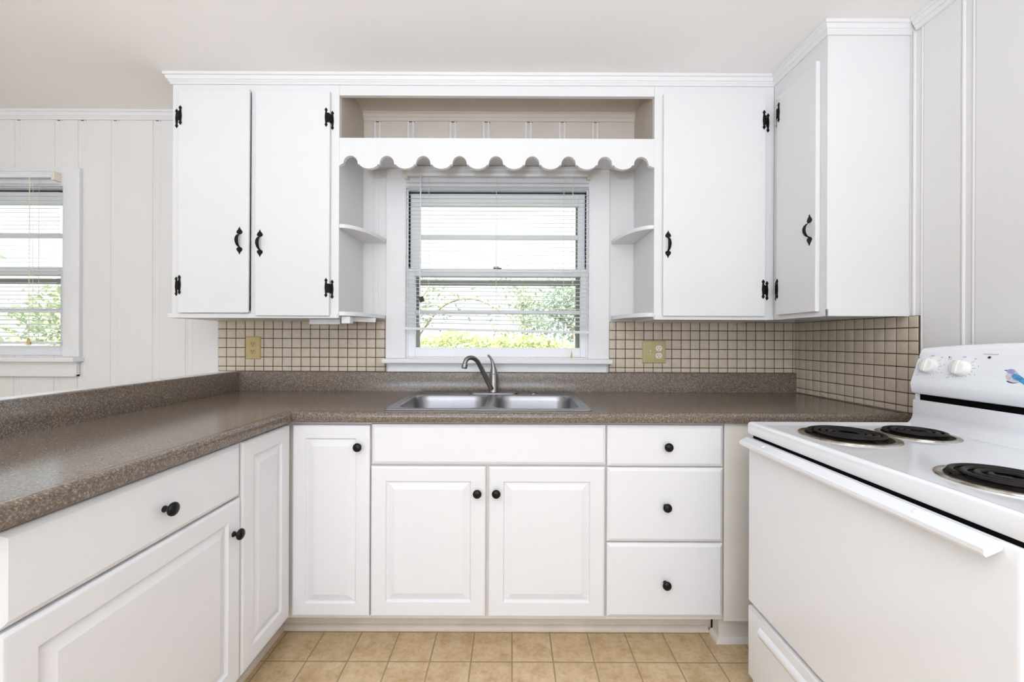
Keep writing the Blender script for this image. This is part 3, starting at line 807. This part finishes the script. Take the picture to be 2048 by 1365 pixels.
# drawer stack
s = thing('drawer_base_cabinet', 'white base cabinet of three plain drawers beside the range', 'cabinet', ((xs1+xd1)/2, 1.9, 0))
c = base_box(xs1+.0005, xd1+.003, BF, WY-.002); feet(c, xs1, xd1, 1.70, WY-.01); obj('carcass', c, M['filler'], s)
for (ya, yb, kx, ky) in ((851.5, 934, 1337, 895), (937, 1085, 1334, 1016), (1088.5, 1236.5, 1333, 1171)):
    d = obj('drawer', slab_front(fB, xs1+.003, xd1-.002, PZ(1330, yb, 1.565), PZ(1330, ya, 1.565)), M['base'], s)
    knob(d, (PX(kx, ky, 1.55), BF-BD-.0006, PZ(kx, ky, 1.55)), (0, -1, 0))
# filler panel with its foot block
xf1 = 1.1
s = thing('filler_panel', 'cream painted filler panel with foot block between drawers and range', 'panel', (.95, 1.59, 0))
obj('panel', MB().box(xd1+.004, xf1, BF-.012, BF+.006, PZ(1470, 1244, 1.573), CBZ-.001), M['filler'], s, bevel=.0015)
fx = .822
obj('foot_block', MB().box(fx, xf1, 1.621, 1.672, 0, PZ(1470, 1244.5, 1.573)-.0005), M['filler'], s, bevel=.002)
QR = [(0, 0), (.016, 0), (.016, .006), (.012, .014), (.005, .019), (0, .020)]
obj('shoe', MB().sweep([(fx, 1.671), (fx, 1.621), (xf1, 1.621)], [(-o, z) for o, z in QR]), M['filler'], s, smooth=30)
# corner cabinet with two narrow doors
s = thing('corner_base_cabinet', 'white corner base cabinet with two narrow raised panel doors meeting at right angles', 'cabinet', (-.9, 1.6, 0))
c = MB()
PFX = xc0-BD-.001   # carcass face of the peninsula
PYN = 1.281         # near side of the corner door
z0, z1 = .112, CBZ-.0008
c.box(PFX, xc1-.001, BF, BF+.016, z0, z1); c.box(PFX-.016, PFX, PYN+.001, BF+.016, z0, z1); c.box(-1.40, xc1-.001, WY-.03, WY-.022, z0, z1)
c.box(xc1-.017, xc1-.001, BF+.016, WY-.03, z0, z1); c.box(-1.40, PFX-.016, PYN+.001, PYN+.016, z0, z1); c.prism([(-1.40, PYN+.016), (PFX-.016, PYN+.016), (PFX-.016, BF+.016), (xc1-.017, BF+.016), (xc1-.017, WY-.03), (-1.40, WY-.03)], z0, z0+.016, lambda x, y, z: (x, y, z))
c.box(-1.39, -1.37, PYN+.03, WY-.05, 0, z0)
c.box(xc1-.05, xc1-.034, 1.70, WY-.05, 0, z0)
obj('carcass', c, M['filler'], s)
fP = map_left(PFX+.0006)
d = obj('door', raised_door(fB, xc0+.0035, xc1-.003, dz0, PZ(665, 851, 1.565), fw=.05), M['base'], s)
knob(d, (PX(715.5, 895, 1.55), BF-BD-.0006, PZ(715, 895, 1.55)), (0, -1, 0))
obj('door', raised_door(fP, PYN+.003, 1.561, .133, dz1, fw=.055), M['base'], s)
# peninsula cabinet
PN = .672
s = thing('peninsula_base_cabinet', 'white peninsula base cabinet with one wide drawer over a raised panel door', 'cabinet', (-1.1, .97, 0))
c = MB(); c.box(PFX-.016, PFX, PN-.03, PYN, z0, z1); c.box(-1.36, PFX-.016, PN-.03, PN-.014, z0, z1); c.box(-1.36, PFX-.016, PYN-.016, PYN, z0, z1); c.box(-1.36, PFX-.016, PN-.014, PYN-.016, z0, z0+.016)
c.box(-1.36, -.98, PN-.03, PN-.014, 0, z0); c.box(-1.36, -.98, PYN-.016, PYN, 0, z0)
obj('carcass', c, M['filler'], s)
d = obj('drawer', slab_front(fP, PN+.003, PYN-.003, .7015, dz1), M['base'], s)
knob(d, (PFX+BD+.0006, .995, PZ(333, 1024, .98)), (1, 0, 0))
d = obj('door', raised_door(fP, PN+.003, PYN-.003, .133, .6955), M['base'], s)
knob(d, (PFX+BD+.0006, 1.243, PZ(484, 1067, 1.25)), (1, 0, 0))
# toe boards with quarter-round shoe
TY = 1.686
mb = MB().box(-.94, fx-.0005, TY, TY+.012, 0, .1115)
mb.sweep([(-.928, TY), (fx-.0165, TY)], [(-o, z) for o, z in QR])
struct('baseboard_back', mb, M['toe'], 'scuffed cream toe board and shoe moulding under the sink cabinets', 'baseboard', smooth=30)
mb = MB().box(-.955, -.941, PN-.02, TY+.012, 0, .1115)
mb.sweep([(-.941, TY), (-.941, PN-.02)], [(o, z) for o, z in QR])
struct('baseboard_left', mb, M['toe'], 'cream toe board and shoe moulding under the peninsula', 'baseboard', smooth=30)

# ------------------------------------------------------------------ sink and faucet
def rrect(x0, x1, y0, y1, r, z, n=6):
    pts = []
    for cx_, cy_, a0 in ((x1-r, y1-r, 0), (x0+r, y1-r, PI/2), (x0+r, y0+r, PI), (x1-r, y0+r, 1.5*PI)):
        for k in range(n+1):
            a = a0+PI/2*k/n; pts.append((cx_+r*math.cos(a), cy_+r*math.sin(a), z))
    return pts
S0, S1, SY0, SY1 = -.50, .315, 1.592, 2.128
sk = thing('kitchen_sink', 'stainless steel double bowl drop in sink set in the counter', 'sink', (-.09, 1.86, CT))
c = MB()
Z0 = CT+.001
c.loft([rrect(S0, S1, SY0, SY1, .016, Z0), rrect(S0+.002, S1-.002, SY0+.002, SY1-.002, .016, Z0+.004), rrect(S0+.007, S1-.007, SY0+.007, SY1-.007, .012, Z0+.0055), rrect(S0+.013, S1-.013, SY0+.013, SY1-.013, .006, Z0+.0035), rrect(S0+.014, S1-.014, SY0+.014, SY1-.014, .005, Z0+.0034)], 0, False, False)
zt = Z0+.0034
YD = 2.02      # bowls end, deck begins
XM = -.0935
c.add([(S0+.014, YD, zt), (S1-.014, YD, zt), (S1-.014, SY1-.014, zt), (S0+.014, SY1-.014, zt)], [(0, 1, 2, 3)])
obj('rim', c, M['steel'], sk, smooth=50)
for a, b, bx0, bx1 in ((S0+.014, XM, S0+.035, XM-.016), (XM, S1-.014, XM+.016, S1-.035)):
    y0_, y1_ = SY0+.014, YD
    b0, b1 = SY0+.034, YD-.006
    c = MB()
    def rg(i, z, r): return rrect(bx0+i, bx1-i, b0+i, b1-i, r, z)
    c.loft([rrect(a, b, y0_, y1_, .001, zt), rg(-.004, zt, .075), rg(0, zt-.001, .072), rg(.004, zt-.006, .07), rg(.010, zt-.03, .066), rg(.020, zt-.155, .06), rg(.028, zt-.170, .055), rg(.045, zt-.177, .045), rg(.10, zt-.180, .03)], 0, False, True)
    bo = obj('bowl', c, M['steel'], sk, smooth=60)
    obj('drain', MB().lathe([(.042, 0), (.040, .003), (.03, .001), (.028, -.002)], ((bx0+bx1)/2, (b0+b1)/2+.02, zt-.1795), (0, 0, 1), 24), M['chrome'], bo, smooth=50)
obj('hole_cover', MB().lathe([(.019, 0), (.0185, .003), (.012, .0055), (0, .006)], (PX(1067, 789, 2.06), 2.062, zt), (0, 0, 1), 24), M['nickel'], sk, smooth=50)
fc = thing('kitchen_faucet', 'satin nickel single lever faucet with curved spout behind the sink', 'faucet', (-.092, 2.066, zt))
FX, FY = -.092, 2.066
obj('base_plate', MB().loft([rrect(FX-.122, FX+.122, FY-.028, FY+.028, .027, zt+.0002), rrect(FX-.122, FX+.122, FY-.028, FY+.028, .027, zt+.005), rrect(FX-.116, FX+.116, FY-.022, FY+.022, .022, zt+.009)]), M['nickel'], fc, smooth=40)
obj('body', MB().lathe([(.024, .0), (.0235, .006), (.0215, .010), (.0215, .088), (.0205, .090)], (FX, FY, zt+.008), (0, 0, 1), 24), M['nickel'], fc, smooth=40)
sp = [(FX-.004, FY-.006, zt+.03)]
for pxx, py, d_ in ((982, 776, 2.046), (974, 760, 2.031), (966, 744, 2.016), (959, 730, 2.001), (953.5, 721.5, 1.987), (947, 717, 1.972), (940.5, 716, 1.959), (934, 718.5, 1.947), (930.5, 725, 1.939), (929, 733, 1.934)):
    sp.append((PX(pxx, py, d_), d_, PZ(pxx, py, d_)))
# smooth the spout path
def cr(pts, n=5):
    P_ = [Vector(p) for p in pts]; out = []
    for i in range(len(P_)-1):
        p0, p1, p2, p3 = P_[max(0, i-1)], P_[i], P_[i+1], P_[min(len(P_)-1, i+2)]
        for k in range(n):
            t = k/n
            out.append(.5*((2*p1)+(-p0+p2)*t+(2*p0-5*p1+4*p2-p3)*t*t+(-p0+3*p1-3*p2+p3)*t**3))
    return out+[P_[-1]]
spc = cr(sp)
rr = [.0120-.0012*min(1, i/len(spc)*1.3) for i in range(len(spc))]
so = obj('spout', MB().tube(spc, rr, 16), M['nickel'], fc, smooth=50)
tip = spc[-1]; dirv = (spc[-1]-spc[-3]).normalized()
obj('aerator', MB().lathe([(.0115, -.012), (.0135, -.010), (.0135, .008), (.0125, .010), (.010, .0101)], tip, dirv, 20), M['nickel'], so, smooth=40)
hz = zt+.098
hl = [(FX, FY, hz), (FX, FY, hz+.008), (FX-.001, FY, hz+.03), (FX-.004, FY-.001, hz+.05), (FX-.009, FY-.002, hz+.068), (FX-.016, FY-.004, hz+.083), (FX-.024, FY-.006, hz+.092), (FX-.031, FY-.008, hz+.094)]
obj('lever', MB().tube(cr(hl, 4), [.0215-.0008*i for i in range(5)]+[.018, .0165, .015, .0135, .0120, .0108, .0098, .009, .0082, .0076, .007, .0066, .0062, .0060, .0058, .0056, .0056, .0056, .0056, .0056, .0056, .0054, .0045, .003], 14), M['nickel'], fc, smooth=50)

# ------------------------------------------------------------------ electric range
RX0, RX1, RY0, RY1 = .807, 1.46, .64, 1.40
rg_ = thing('electric_range', 'white electric coil range standing against the right wall', 'stove', (1.13, 1.02, 0))
obj('body', MB().box(RX0+.016, RX1, RY0+.003, RY1-.003, .02, .872).box(RX0+.05, RX1-.05, RY0+.04, RY1-.04, 0, .02), M['enamel'], rg_, bevel=.004)
CTZ = .914
c = MB()
def rr_(i0, iy, z, x1=1.356): return [(RX0+i0, RY0+iy, z), (x1, RY0+iy, z), (x1, RY1-iy, z), (RX0+i0, RY1-iy, z)]
c.loft([rr_(.004, .002, .8722), rr_(.0, .0, .878), rr_(.0, .0, CTZ-.008), rr_(.003, .003, CTZ-.002), rr_(.009, .008, CTZ+.001), rr_(.020, .016, CTZ), rr_(.030, .026, CTZ-.006), rr_(.036, .032, CTZ-.0065)], 0, True, True)
ck = obj('cooktop', c, M['enamel'], rg_, smooth=35)
# coved riser behind the burners
pts = [(1.322, .868), (1.322, CTZ-.0078)]
for k in range(9):
    a = PI/2*k/8; pts.append((1.325+.040*math.sin(a), CTZ-.0075+.040-.040*math.cos(a)))
pts += [(1.365, .988), (1.369, .994), (1.40, .994), (1.40, .868)]
rings = []
for y, ins in ((RY1-.001, .003), (RY1-.005, 0), (RY0+.005, 0), (RY0+.001, .003)):
    rings.append([(p[0]+(ins if i > 1 else 0), y, p[1]-(0 if i > 1 else 0)) for i, p in enumerate(pts)])
obj('riser', MB().loft(rings), M['enamel'], rg_, smooth=40)
obj('vent_slot', MB().box(1.372, 1.41, RY0+.022, RY1-.022, .9935, 1.016), M['dark'], rg_, label='black vent slot under the control panel')
obj('vent_spacer', MB().box(1.374, 1.41, RY1-.022, RY1-.004, .9935, 1.016).box(1.374, 1.41, RY0+.004, RY0+.022, .9935, 1.016).box(1.40, RX1, RY0+.004, RY1-.004, .86, 1.02), M['enamel'], rg_)
cs = [(1.374, 1.0135), (1.362, 1.0145), (1.355, 1.021), (1.351, 1.050), (1.3838, 1.150), (1.388, 1.158), (1.396, 1.165), (1.408, 1.168), (1.46, 1.168), (1.46, 1.0135)]
rings = []; N = 20
for k in range(N+1):
    y = RY0+(RY1-RY0)*k/N
    tcen = (y-(RY0+RY1)/2)/((RY1-RY0)/2)
    arch = .022*(1-tcen*tcen)
    e = .010 if k in (0, N) else 0
    yy = y
    r = []
    for x_, z_ in cs:
        w_ = max(0, min(1, (z_-1.05)/.10))
        sl = arch*w_
        r.append((x_+e*(1 if x_ < 1.41 else 0)*.9+sl*.315, yy, z_+sl-(e if z_ > 1.1 else -e*.4)))
    rings.append(r)
    if k in (0, N-1):
        y2 = RY0+.010 if k == 0 else RY1-.010
        tcen = (y2-(RY0+RY1)/2)/((RY1-RY0)/2); arch = .022*(1-tcen*tcen)
        rings.append([(x_+arch*max(0, min(1, (z_-1.05)/.10))*.315, y2, z_+arch*max(0, min(1, (z_-1.05)/.10))) for x_, z_ in cs])
cp = obj('control_panel', MB().loft(rings), M['enamel'], rg_, smooth=40)
# panel frame: u runs to the viewer's right (-Y), v up the slope, w outwards
nrm = Vector((-.954, 0, .30)).normalized(); vv = Vector((.30, 0, .954)).normalized(); uu = Vector((0, -1, 0))
def on_panel(y, z, w=0): return Vector((1.351+(z-1.05)*.33, y, z))+nrm*w
def pf(y0, z0):
    o = on_panel(y0, z0)
    return lambda u, v, w: tuple(o+uu*u+vv*v+nrm*w)
txtc = {}
def text_mesh(s, size):
    if (s, size) in txtc: return txtc[(s, size)]
    cu = bpy.data.curves.new('t', 'FONT'); cu.body = s; cu.size = size; cu.align_x = 'CENTER'; cu.align_y = 'CENTER'; cu.resolution_u = 3
    ob = bpy.data.objects.new('t', cu); col.objects.link(ob)
    dg = bpy.context.evaluated_depsgraph_get(); dg.update()
    me = bpy.data.meshes.new_from_object(ob.evaluated_get(dg))
    r = ([tuple(v.co) for v in me.vertices], [tuple(p.vertices) for p in me.polygons])
    bpy.data.objects.remove(ob); bpy.data.curves.remove(cu); bpy.data.meshes.remove(me)
    txtc[(s, size)] = r
    return r
def put_text(mb, s, size, fn, u, v, w=.0006):
    vs, fs2 = text_mesh(s, size)
    mb.add([fn(u+p[0], v+p[1], w) for p in vs], fs2)
KZ = 1.108
for i, y in enumerate((1.345, 1.250, .775, .692)):
    f = pf(y, KZ)
    o = on_panel(y, KZ)
    kb = MB().lathe([(.026, 0), (.0262, .003), (.0245, .006), (.024, .013), (.0225, .0165), (.019, .018), (0, .0182)], o, nrm, 32)
    k_ = obj('control_knob', kb, M['knob_white'], rg_, smooth=45)
    g = MB()
    rings = []
    for v_, hw, h in ((-.0225, .0045, .010), (-.020, .006, .021), (0, .0065, .024), (.020, .006, .021), (.0225, .0045, .010)):
        rings.append([f(-hw, v_, .004), f(hw, v_, .004), f(hw*.75, v_, h), f(-hw*.75, v_, h)])
    g.loft(rings)
    obj('grip', g, M['knob_white'], k_, smooth=40)
    marks = MB()
    put_text(marks, 'OFF', .0062, f, 0, .036)
    for j, s_ in enumerate(('HI', '8', '6', '4', '2', 'LO')):
        a = math.radians(48-36*j*1.0)
        put_text(marks, s_, .0055, f, .045*math.cos(a), .043*math.sin(a))
    for j in range(11):
        a = math.radians(40-18*j)
        p0, p1 = .0285, .0385 if j % 2 == 0 else .034
        d0 = .0004
        ca, sa = math.cos(a), math.sin(a)
        marks.add([f(p0*ca-d0*sa, p0*sa+d0*ca, .0005), f(p0*ca+d0*sa, p0*sa-d0*ca, .0005), f(p1*ca+d0*sa, p1*sa-d0*ca, .0005), f(p1*ca-d0*sa, p1*sa+d0*ca, .0005)], [(0, 1, 2, 3)])
    # dark arc at the upper left of the dial
    for j in range(6):
        a0, a1 = math.radians(100+10*j), math.radians(110+10*j)
        marks.add([f(.0266*math.cos(a0), .0266*math.sin(a0), .0005), f(.028*math.cos(a0), .028*math.sin(a0), .0005), f(.028*math.cos(a1), .028*math.sin(a1), .0005), f(.0266*math.cos(a1), .0266*math.sin(a1), .0005)], [(0, 1, 2, 3)])
    # burner position pictogram, four squares with one filled
    for q, (du, dv) in enumerate(((-.003, .003), (.003, .003), (-.003, -.003), (.003, -.003))):
        h = .0022 if q == (2, 0, 1, 3)[i] else .0009
        u_, v_ = -.040+du, .031+dv
        marks.add([f(u_-h, v_-h, .0005), f(u_+h, v_-h, .0005), f(u_+h, v_+h, .0005), f(u_-h, v_+h, .0005)], [(0, 1, 2, 3)])
    obj('dial_marking', marks, M['mark'], cp, label='grey printed dial marking')
f = pf(1.186, 1.145); marks = MB()
put_text(marks, 'ON INDICATOR', .0052, f, .001, .0085)
obj('indicator_text', marks, M['mark'], cp, label='grey printed indicator wording')
obj('indicator_light', MB().lathe([(.0038, 0), (.0036, .0015), (.002, .0025), (0, .0027)], on_panel(1.186, 1.144, .0002), nrm, 16), M['red'], cp, smooth=50, label='dark red indicator lens')
# oven door with its full width handle
od = obj('oven_door', rect_rings(MB(), map_right(RX0+.014), RY0+.004, RY1-.004, .307, .862, [(0, 0), (0, .009), (.002, .013), (.006, .015), (.010, .0155)]), M['range_paint'], rg_, smooth=40)
hp = [(RX0-.002, .862), (RX0-.008, .8635), (RX0-.030, .853), (RX0-.034, .850), (RX0-.034, .842), (RX0-.031, .836), (RX0-.029, .8365), (RX0-.029, .843), (RX0-.024, .8465), (RX0-.006, .8545), (RX0-.002, .8545)]
rings = [[(a, y, z) for a, z in hp] for y in (RY1-.010, RY0+.035)]
hn = obj('door_handle', MB().loft(rings), M['enamel'], od, bevel=.0008)
for y in (RY1-.012, RY0+.031):
    c = MB().prism([(RX0-.002, .862), (RX0-.008, .8635), (RX0-.030, .853), (RX0-.034, .850), (RX0-.034, .840), (RX0-.03, .836), (RX0-.002, .848)], y, y+.004, lambda a, z, yy: (a, yy, z))
    obj('end_cap', c, M['enamel'], hn, bevel=.0006)
for y in (1.285, .80):
    c = MB().lathe([(.006, 0), (.0055, .0015), (.003, .0025)], (RX0-.019, y, .8582), (-.42, 0, .9), 14)
    obj('handle_screw', c, M['enamel'], hn, smooth=40)
# gap lining between cooktop lip and door
obj('door_gap', MB().box(RX0+.006, RX0+.02, RY0+.006, RY1-.020, .862, .876), M['dark'], rg_, label='black gap above the oven door')
# storage drawer
dr = rect_rings(MB(), map_right(RX0+.014), RY0+.004, RY1-.004, .055, .291, [(0, 0), (0, .009), (.002, .013), (.006, .015), (.010, .0155)])
do = obj('storage_drawer', dr, M['range_paint'], rg_, smooth=40)
# raised finger ridge across the drawer
rp = [(RX0-.001, .262), (RX0-.006, .258), (RX0-.010, .246), (RX0-.010, .240), (RX0-.004, .228), (RX0-.001, .224)]
obj('drawer_pull', MB().loft([[(a, y, z) for a, z in rp] for y in (RY1-.075, RY0+.075)]), M['enamel'], do, smooth=50)
# burners
def burner(x, y, r):
    zc_ = CTZ-.0065
    c = MB().lathe([(r*.80, -.010), (r*.84, .001), (r*.87, .0035), (r*.96, .0042), (r*1.0, .003), (r*1.005, .0004)], (x, y, zc_), (0, 0, 1), 48, 0, False)
    p = obj('drip_pan', c, M['pan'], rg_, smooth=40, label='stained chrome drip pan')
    obj('pan_bowl', MB().lathe([(r*.862, .0028), (r*.80, .0014), (r*.60, .0009), (r*.2, .0006), (0, .0006)], (x, y, zc_+.0005), (0, 0, 1), 40, 0, False), M['panbowl'], p, smooth=40)
    turns = 4.1 if r > .11 else 3.1
    pts = []; n = int(turns*28)
    r0, r1 = r*.20, r*.78
    for k in range(n+1):
        a = 2*PI*turns*k/n; q = r0+(r1-r0)*k/n
        pts.append((x+q*math.cos(a+2.2), y+q*math.sin(a+2.2), zc_+.0105))
    c = MB().tube(pts, .0058, 8, 0, .8)
    for a in (.5, 2.6, 4.7):
        p0 = (x+r*.15*math.cos(a), y+r*.15*math.sin(a), zc_+.005); p1 = (x+r*.8*math.cos(a), y+r*.8*math.sin(a), zc_+.005)
        c.tube([p0, p1], .0022, 6)
    obj('coil_element', c, M['coil'], rg_, smooth=50, label='black coil heating element')
    obj('coil_medallion', MB().lathe([(r*.15, 0), (r*.14, .004), (0, .0045)], (x, y, zc_+.004), (0, 0, 1), 20), M['chrome'], rg_, smooth=40)
burner(.993, 1.212, .121); burner(1.220, 1.235, .095); burner(.998, .825, .105); burner(1.232, .80, .10)

# bluebird sticker on the control panel
by, bz = 1.117, 1.093
f = pf(by, bz)
bs = thing('bird_sticker', 'small bluebird sticker on the range control panel', 'sticker', tuple(on_panel(by, bz)))
K = 1.22
def rounded(pts):
    n = len(pts); out = []
    for i in range(n):
        p0, p1, p2, p3 = (Vector(pts[(i+k-1) % n]) for k in range(4))
        for k in range(4):
            t = k/4
            q = .5*((2*p1)+(-p0+p2)*t+(2*p0-5*p1+4*p2-p3)*t*t+(-p0+3*p1-3*p2+p3)*t**3); out.append((q.x, q.y))
    return out
def flat(pts, w0, w1):
    pts = rounded(pts) if len(pts) > 3 else pts
    return MB().prism([(a*.001*K, b*.001*K) for a, b in pts], w0, w1, lambda a, b, w: f(a, b, w))
obj('body', flat([(-15, 15), (-10, 18), (-4, 18.5), (2, 15), (8, 9), (14, 3), (18, -2), (14, -6), (8, -9), (0, -10), (-7, -8), (-12, -3), (-13, 3), (-11, 9), (-13, 12)], .0003, .0009), M['bird_tan'], bs)
obj('head', flat([(-15, 15), (-10, 18), (-4, 18.5), (1, 15.5), (1, 10), (-4, 8), (-11, 9), (-13, 12)], .0009, .0012), M['bird_lilac'], bs)
obj('wing', flat([(-2, 6), (4, 8), (12, 5), (22, -2), (34, -12), (30, -15), (18, -8), (8, -6), (0, -2)], .0009, .0013), M['bird_blue'], bs)
obj('tail', flat([(14, -3), (24, -8), (42, -22), (38, -25), (22, -14), (12, -8)], .0004, .0009), M['bird_blue'], bs)
obj('beak', flat([(-20, 14.5), (-14, 16), (-13, 13)], .0009, .0013), M['bird_navy'], bs)
obj('perch', flat([(-8, -9), (4, -12), (14, -10), (4, -14), (-7, -12)], .0003, .0009), M['bird_navy'], bs)

# ------------------------------------------------------------------ outside
obj('lawn', MB().box(-22, 18, WY+.2, 32, -.75, -.6), M['grass'], None, label='sunlit green lawn outside beyond the windows', cat='lawn', kind='stuff')
def leaves(n, gen, size, seed):
    rnd = random.Random(seed); mb = MB()
    for _ in range(n):
        p = Vector(gen(rnd)); s = size*rnd.uniform(.6, 1.3)
        a = Vector((rnd.gauss(0, 1), rnd.gauss(0, 1), rnd.gauss(0, 1))).normalized()
        b_ = a.cross(Vector((rnd.gauss(0, 1), rnd.gauss(0, 1), rnd.gauss(0, 1)))).normalized()
        mb.add([p-a*s, p+b_*s*.5, p+a*s, p-b_*s*.5], [(0, 1, 2, 3)])
    return mb
def plain(name, mb, mat, parent):
    me = bpy.data.meshes.new(name); off = WL[parent.name]
    me.from_pydata([tuple(Vector(v)-off) for v in mb.v], [], mb.f); me.materials.append(mat)
    o = bpy.data.objects.new(name, me); col.objects.link(o); o.parent = parent; WL[o.name] = off
    return o
def hedge(x0, x1, y0, y1, h, label, seed, n):
    t = thing('hedge', label, 'hedge', ((x0+x1)/2, (y0+y1)/2, -.6))
    def gen(r):
        x = r.uniform(x0, x1); side = r.random()
        top = h+.04*math.sin(x*2.3+seed)+.03*math.sin(x*6.1)+r.uniform(-.08, .05)
        if side < .5: return (x, r.uniform(y0, y1), top-abs(r.gauss(0, .05)))
        return (x, y0+abs(r.gauss(0, .10)), r.uniform(-.55, top))
    plain('foliage', leaves(n, gen, .036, seed), M['hedge'], t)
    c = MB()
    r = random.Random(seed)
    for k in range(int((x1-x0)*2)):
        x = x0+.25+k*.5; yy = (y0+y1)/2
        c.tube([(x, yy, -.585), (x+r.uniform(-.1, .1), yy, h*.5), (x+r.uniform(-.2, .2), yy, h-.1)], .025, 6)
    plain('stems', c, M['bark'], t)
hedge(-2.6, 2.0, 4.7, 5.6, 1.19, 'bright yellow green clipped hedge outside the sink window', 3, 15000)
hedge(-9.5, -4.0, 5.2, 6.0, .95, 'low green hedge outside the left window', 5, 11000)
def tree(x, y, h, label, seed, mat, lean=0, n=3600, arch=None, crown=1.0, size=.08, zlow=.25):
    t = thing('garden_tree', label, 'tree', (x, y, -.6))
    r = random.Random(seed); c = MB(); tips = []
    tr_ = [(x, y, -.57), (x+lean*.2, y, h*.25), (x+lean*.6, y, h*.5), (x+lean, y, h*.85)]
    c.tube(cr(tr_, 4), [.14-.007*i for i in range(13)], 8)
    for k in range(9):
        a = r.uniform(0, 2*PI); zz = h*r.uniform(zlow, .8); L_ = crown*r.uniform(.6, 1.3)
        b0 = Vector((x+lean*zz/h, y, zz)); b1 = b0+Vector((math.cos(a)*L_*.5, math.sin(a)*L_*.4, .35)); b2 = b0+Vector((math.cos(a)*L_, math.sin(a)*L_*.8, .45+r.uniform(-.3, .3)))
        c.tube(cr([b0, b1, b2], 3), [.05, .045, .04, .035, .03, .02, .012], 6); tips += [b1, b2]
    if arch:
        c.tube(cr(arch, 5), [max(.02, .065-.002*i) for i in range(5*(len(arch)-1)+1)], 8); tips += [Vector(p) for p in arch[2:]]
    plain('trunk', c, M['bark'], t)
    def gen(q):
        p = q.choice(tips); return (p[0]+q.gauss(0, .33*crown), p[1]+q.gauss(0, .3*crown), p[2]+q.gauss(-.05, .3*crown))
    plain('foliage', leaves(n, gen, size, seed+1), mat, t)
tree(-2.3, 8.2, 2.4, 'tree with a long arching branch at the left of the sink window view', 21, M['leaf2'], .3, 800,
     arch=[(-2.3, 8.2, .6), (-1.75, 8.1, 1.45), (-1.3, 8.0, 1.9), (-.75, 8.0, 2.0), (-.2, 8.0, 1.75), (.2, 8.0, 1.45)], size=.055)
tree(1.85, 10.6, 2.8, 'dense green tree at the right of the sink window view', 33, M['leaf'], -.2, 2600, crown=.8, size=.06)
tree(.3, 13.5, 3.4, 'slender distant tree in the middle of the sink window view', 42, M['leaf2'], .1, 1500, crown=.8, size=.07)
tree(-9.4, 8.6, 2.4, 'leafy tree behind the low hedge outside the left window', 63, M['leaf2'], .1, 2600, crown=1.0)
# ceiling slab is extended past the walls, an added overhang blocking direct sun

# ------------------------------------------------------------------ lights
w = bpy.data.worlds.new('sky'); sc.world = w; w.use_nodes = True
bg = w.node_tree.nodes['Background']; bg.inputs['Color'].default_value = (.88, .94, 1.0, 1); bg.inputs['Strength'].default_value = 1.7
def light(name, kind, loc, rot, energy, color, **k):
    l = bpy.data.lights.new(name, kind); l.energy = energy; l.color = color
    for a, b_ in k.items(): setattr(l, a, b_)
    o = bpy.data.objects.new(name, l); col.objects.link(o); o.location = loc; o.rotation_euler = rot
    return o
light('sun', 'SUN', (0, -5, 10), (math.radians(38), 0, math.radians(-20)), 15.0, (1, .96, .88), angle=.01)
# added fill light just inside the made-up rear window
light('fill_rear', 'AREA', (-.5, RY+.03, 1.38), (math.radians(146), 0, 0), 78, (.795, .858, 1), shape='RECTANGLE', size=3.1, size_y=1.3)
# added fill light just inside the made-up dining side window
light('fill_side', 'AREA', (LX+.03, -1.3, 1.45), (0, math.radians(-145), 0), 4, (.795, .858, 1), shape='RECTANGLE', size=1.2, size_y=2.2)
# added unseen uplighter behind the viewer, fill light for the ceiling
PLX, PLY, PLZ = -.25, -.75, 1.30
lp = thing('added_uplight', 'added slim white uplighter behind the viewer, unseen, brightening the ceiling', 'added_lamp', (PLX, PLY, 0))
obj('base', MB().lathe([(.14, 0), (.14, .012), (.12, .022), (.02, .03)], (PLX, PLY, 0), (0, 0, 1), 40), M['trim'], lp, smooth=40)
obj('pole', MB().tube([(PLX, PLY, .02), (PLX, PLY, PLZ-.09)], .011, 12), M['trim'], lp)
obj('shade', MB().lathe([(.02, -.10), (.09, -.085), (.16, -.045), (.21, .005), (.205, .005), (.155, -.040), (.085, -.078), (.02, -.09)], (PLX, PLY, PLZ), (0, 0, 1), 40), M['trim'], lp, smooth=40)
light('uplight_fill', 'AREA', (PLX, PLY, PLZ-.01), (math.radians(180), 0, 0), 62, (.79, .87, 1), shape='DISK', size=.36)

# ------------------------------------------------------------------ camera and colour
cam = bpy.data.cameras.new('camera'); co = bpy.data.objects.new('camera', cam); col.objects.link(co)
cam.sensor_fit = 'HORIZONTAL'; cam.sensor_width = 36; cam.lens = 36*F/2048; cam.clip_start = .02; cam.clip_end = 200
cam.shift_y = -(1365/2-HY)/2048
co.matrix_world = Matrix.Translation((0, 0, CAMZ)) @ Matrix.Rotation(math.radians(90), 4, 'X') @ Matrix.Rotation(ROLL, 4, 'Z')
sc.camera = co
sc.view_settings.view_transform = 'Standard'; sc.view_settings.look = 'None'; sc.view_settings.gamma = 1
sc.view_settings.use_curve_mapping = False; sc.view_settings.exposure = .13
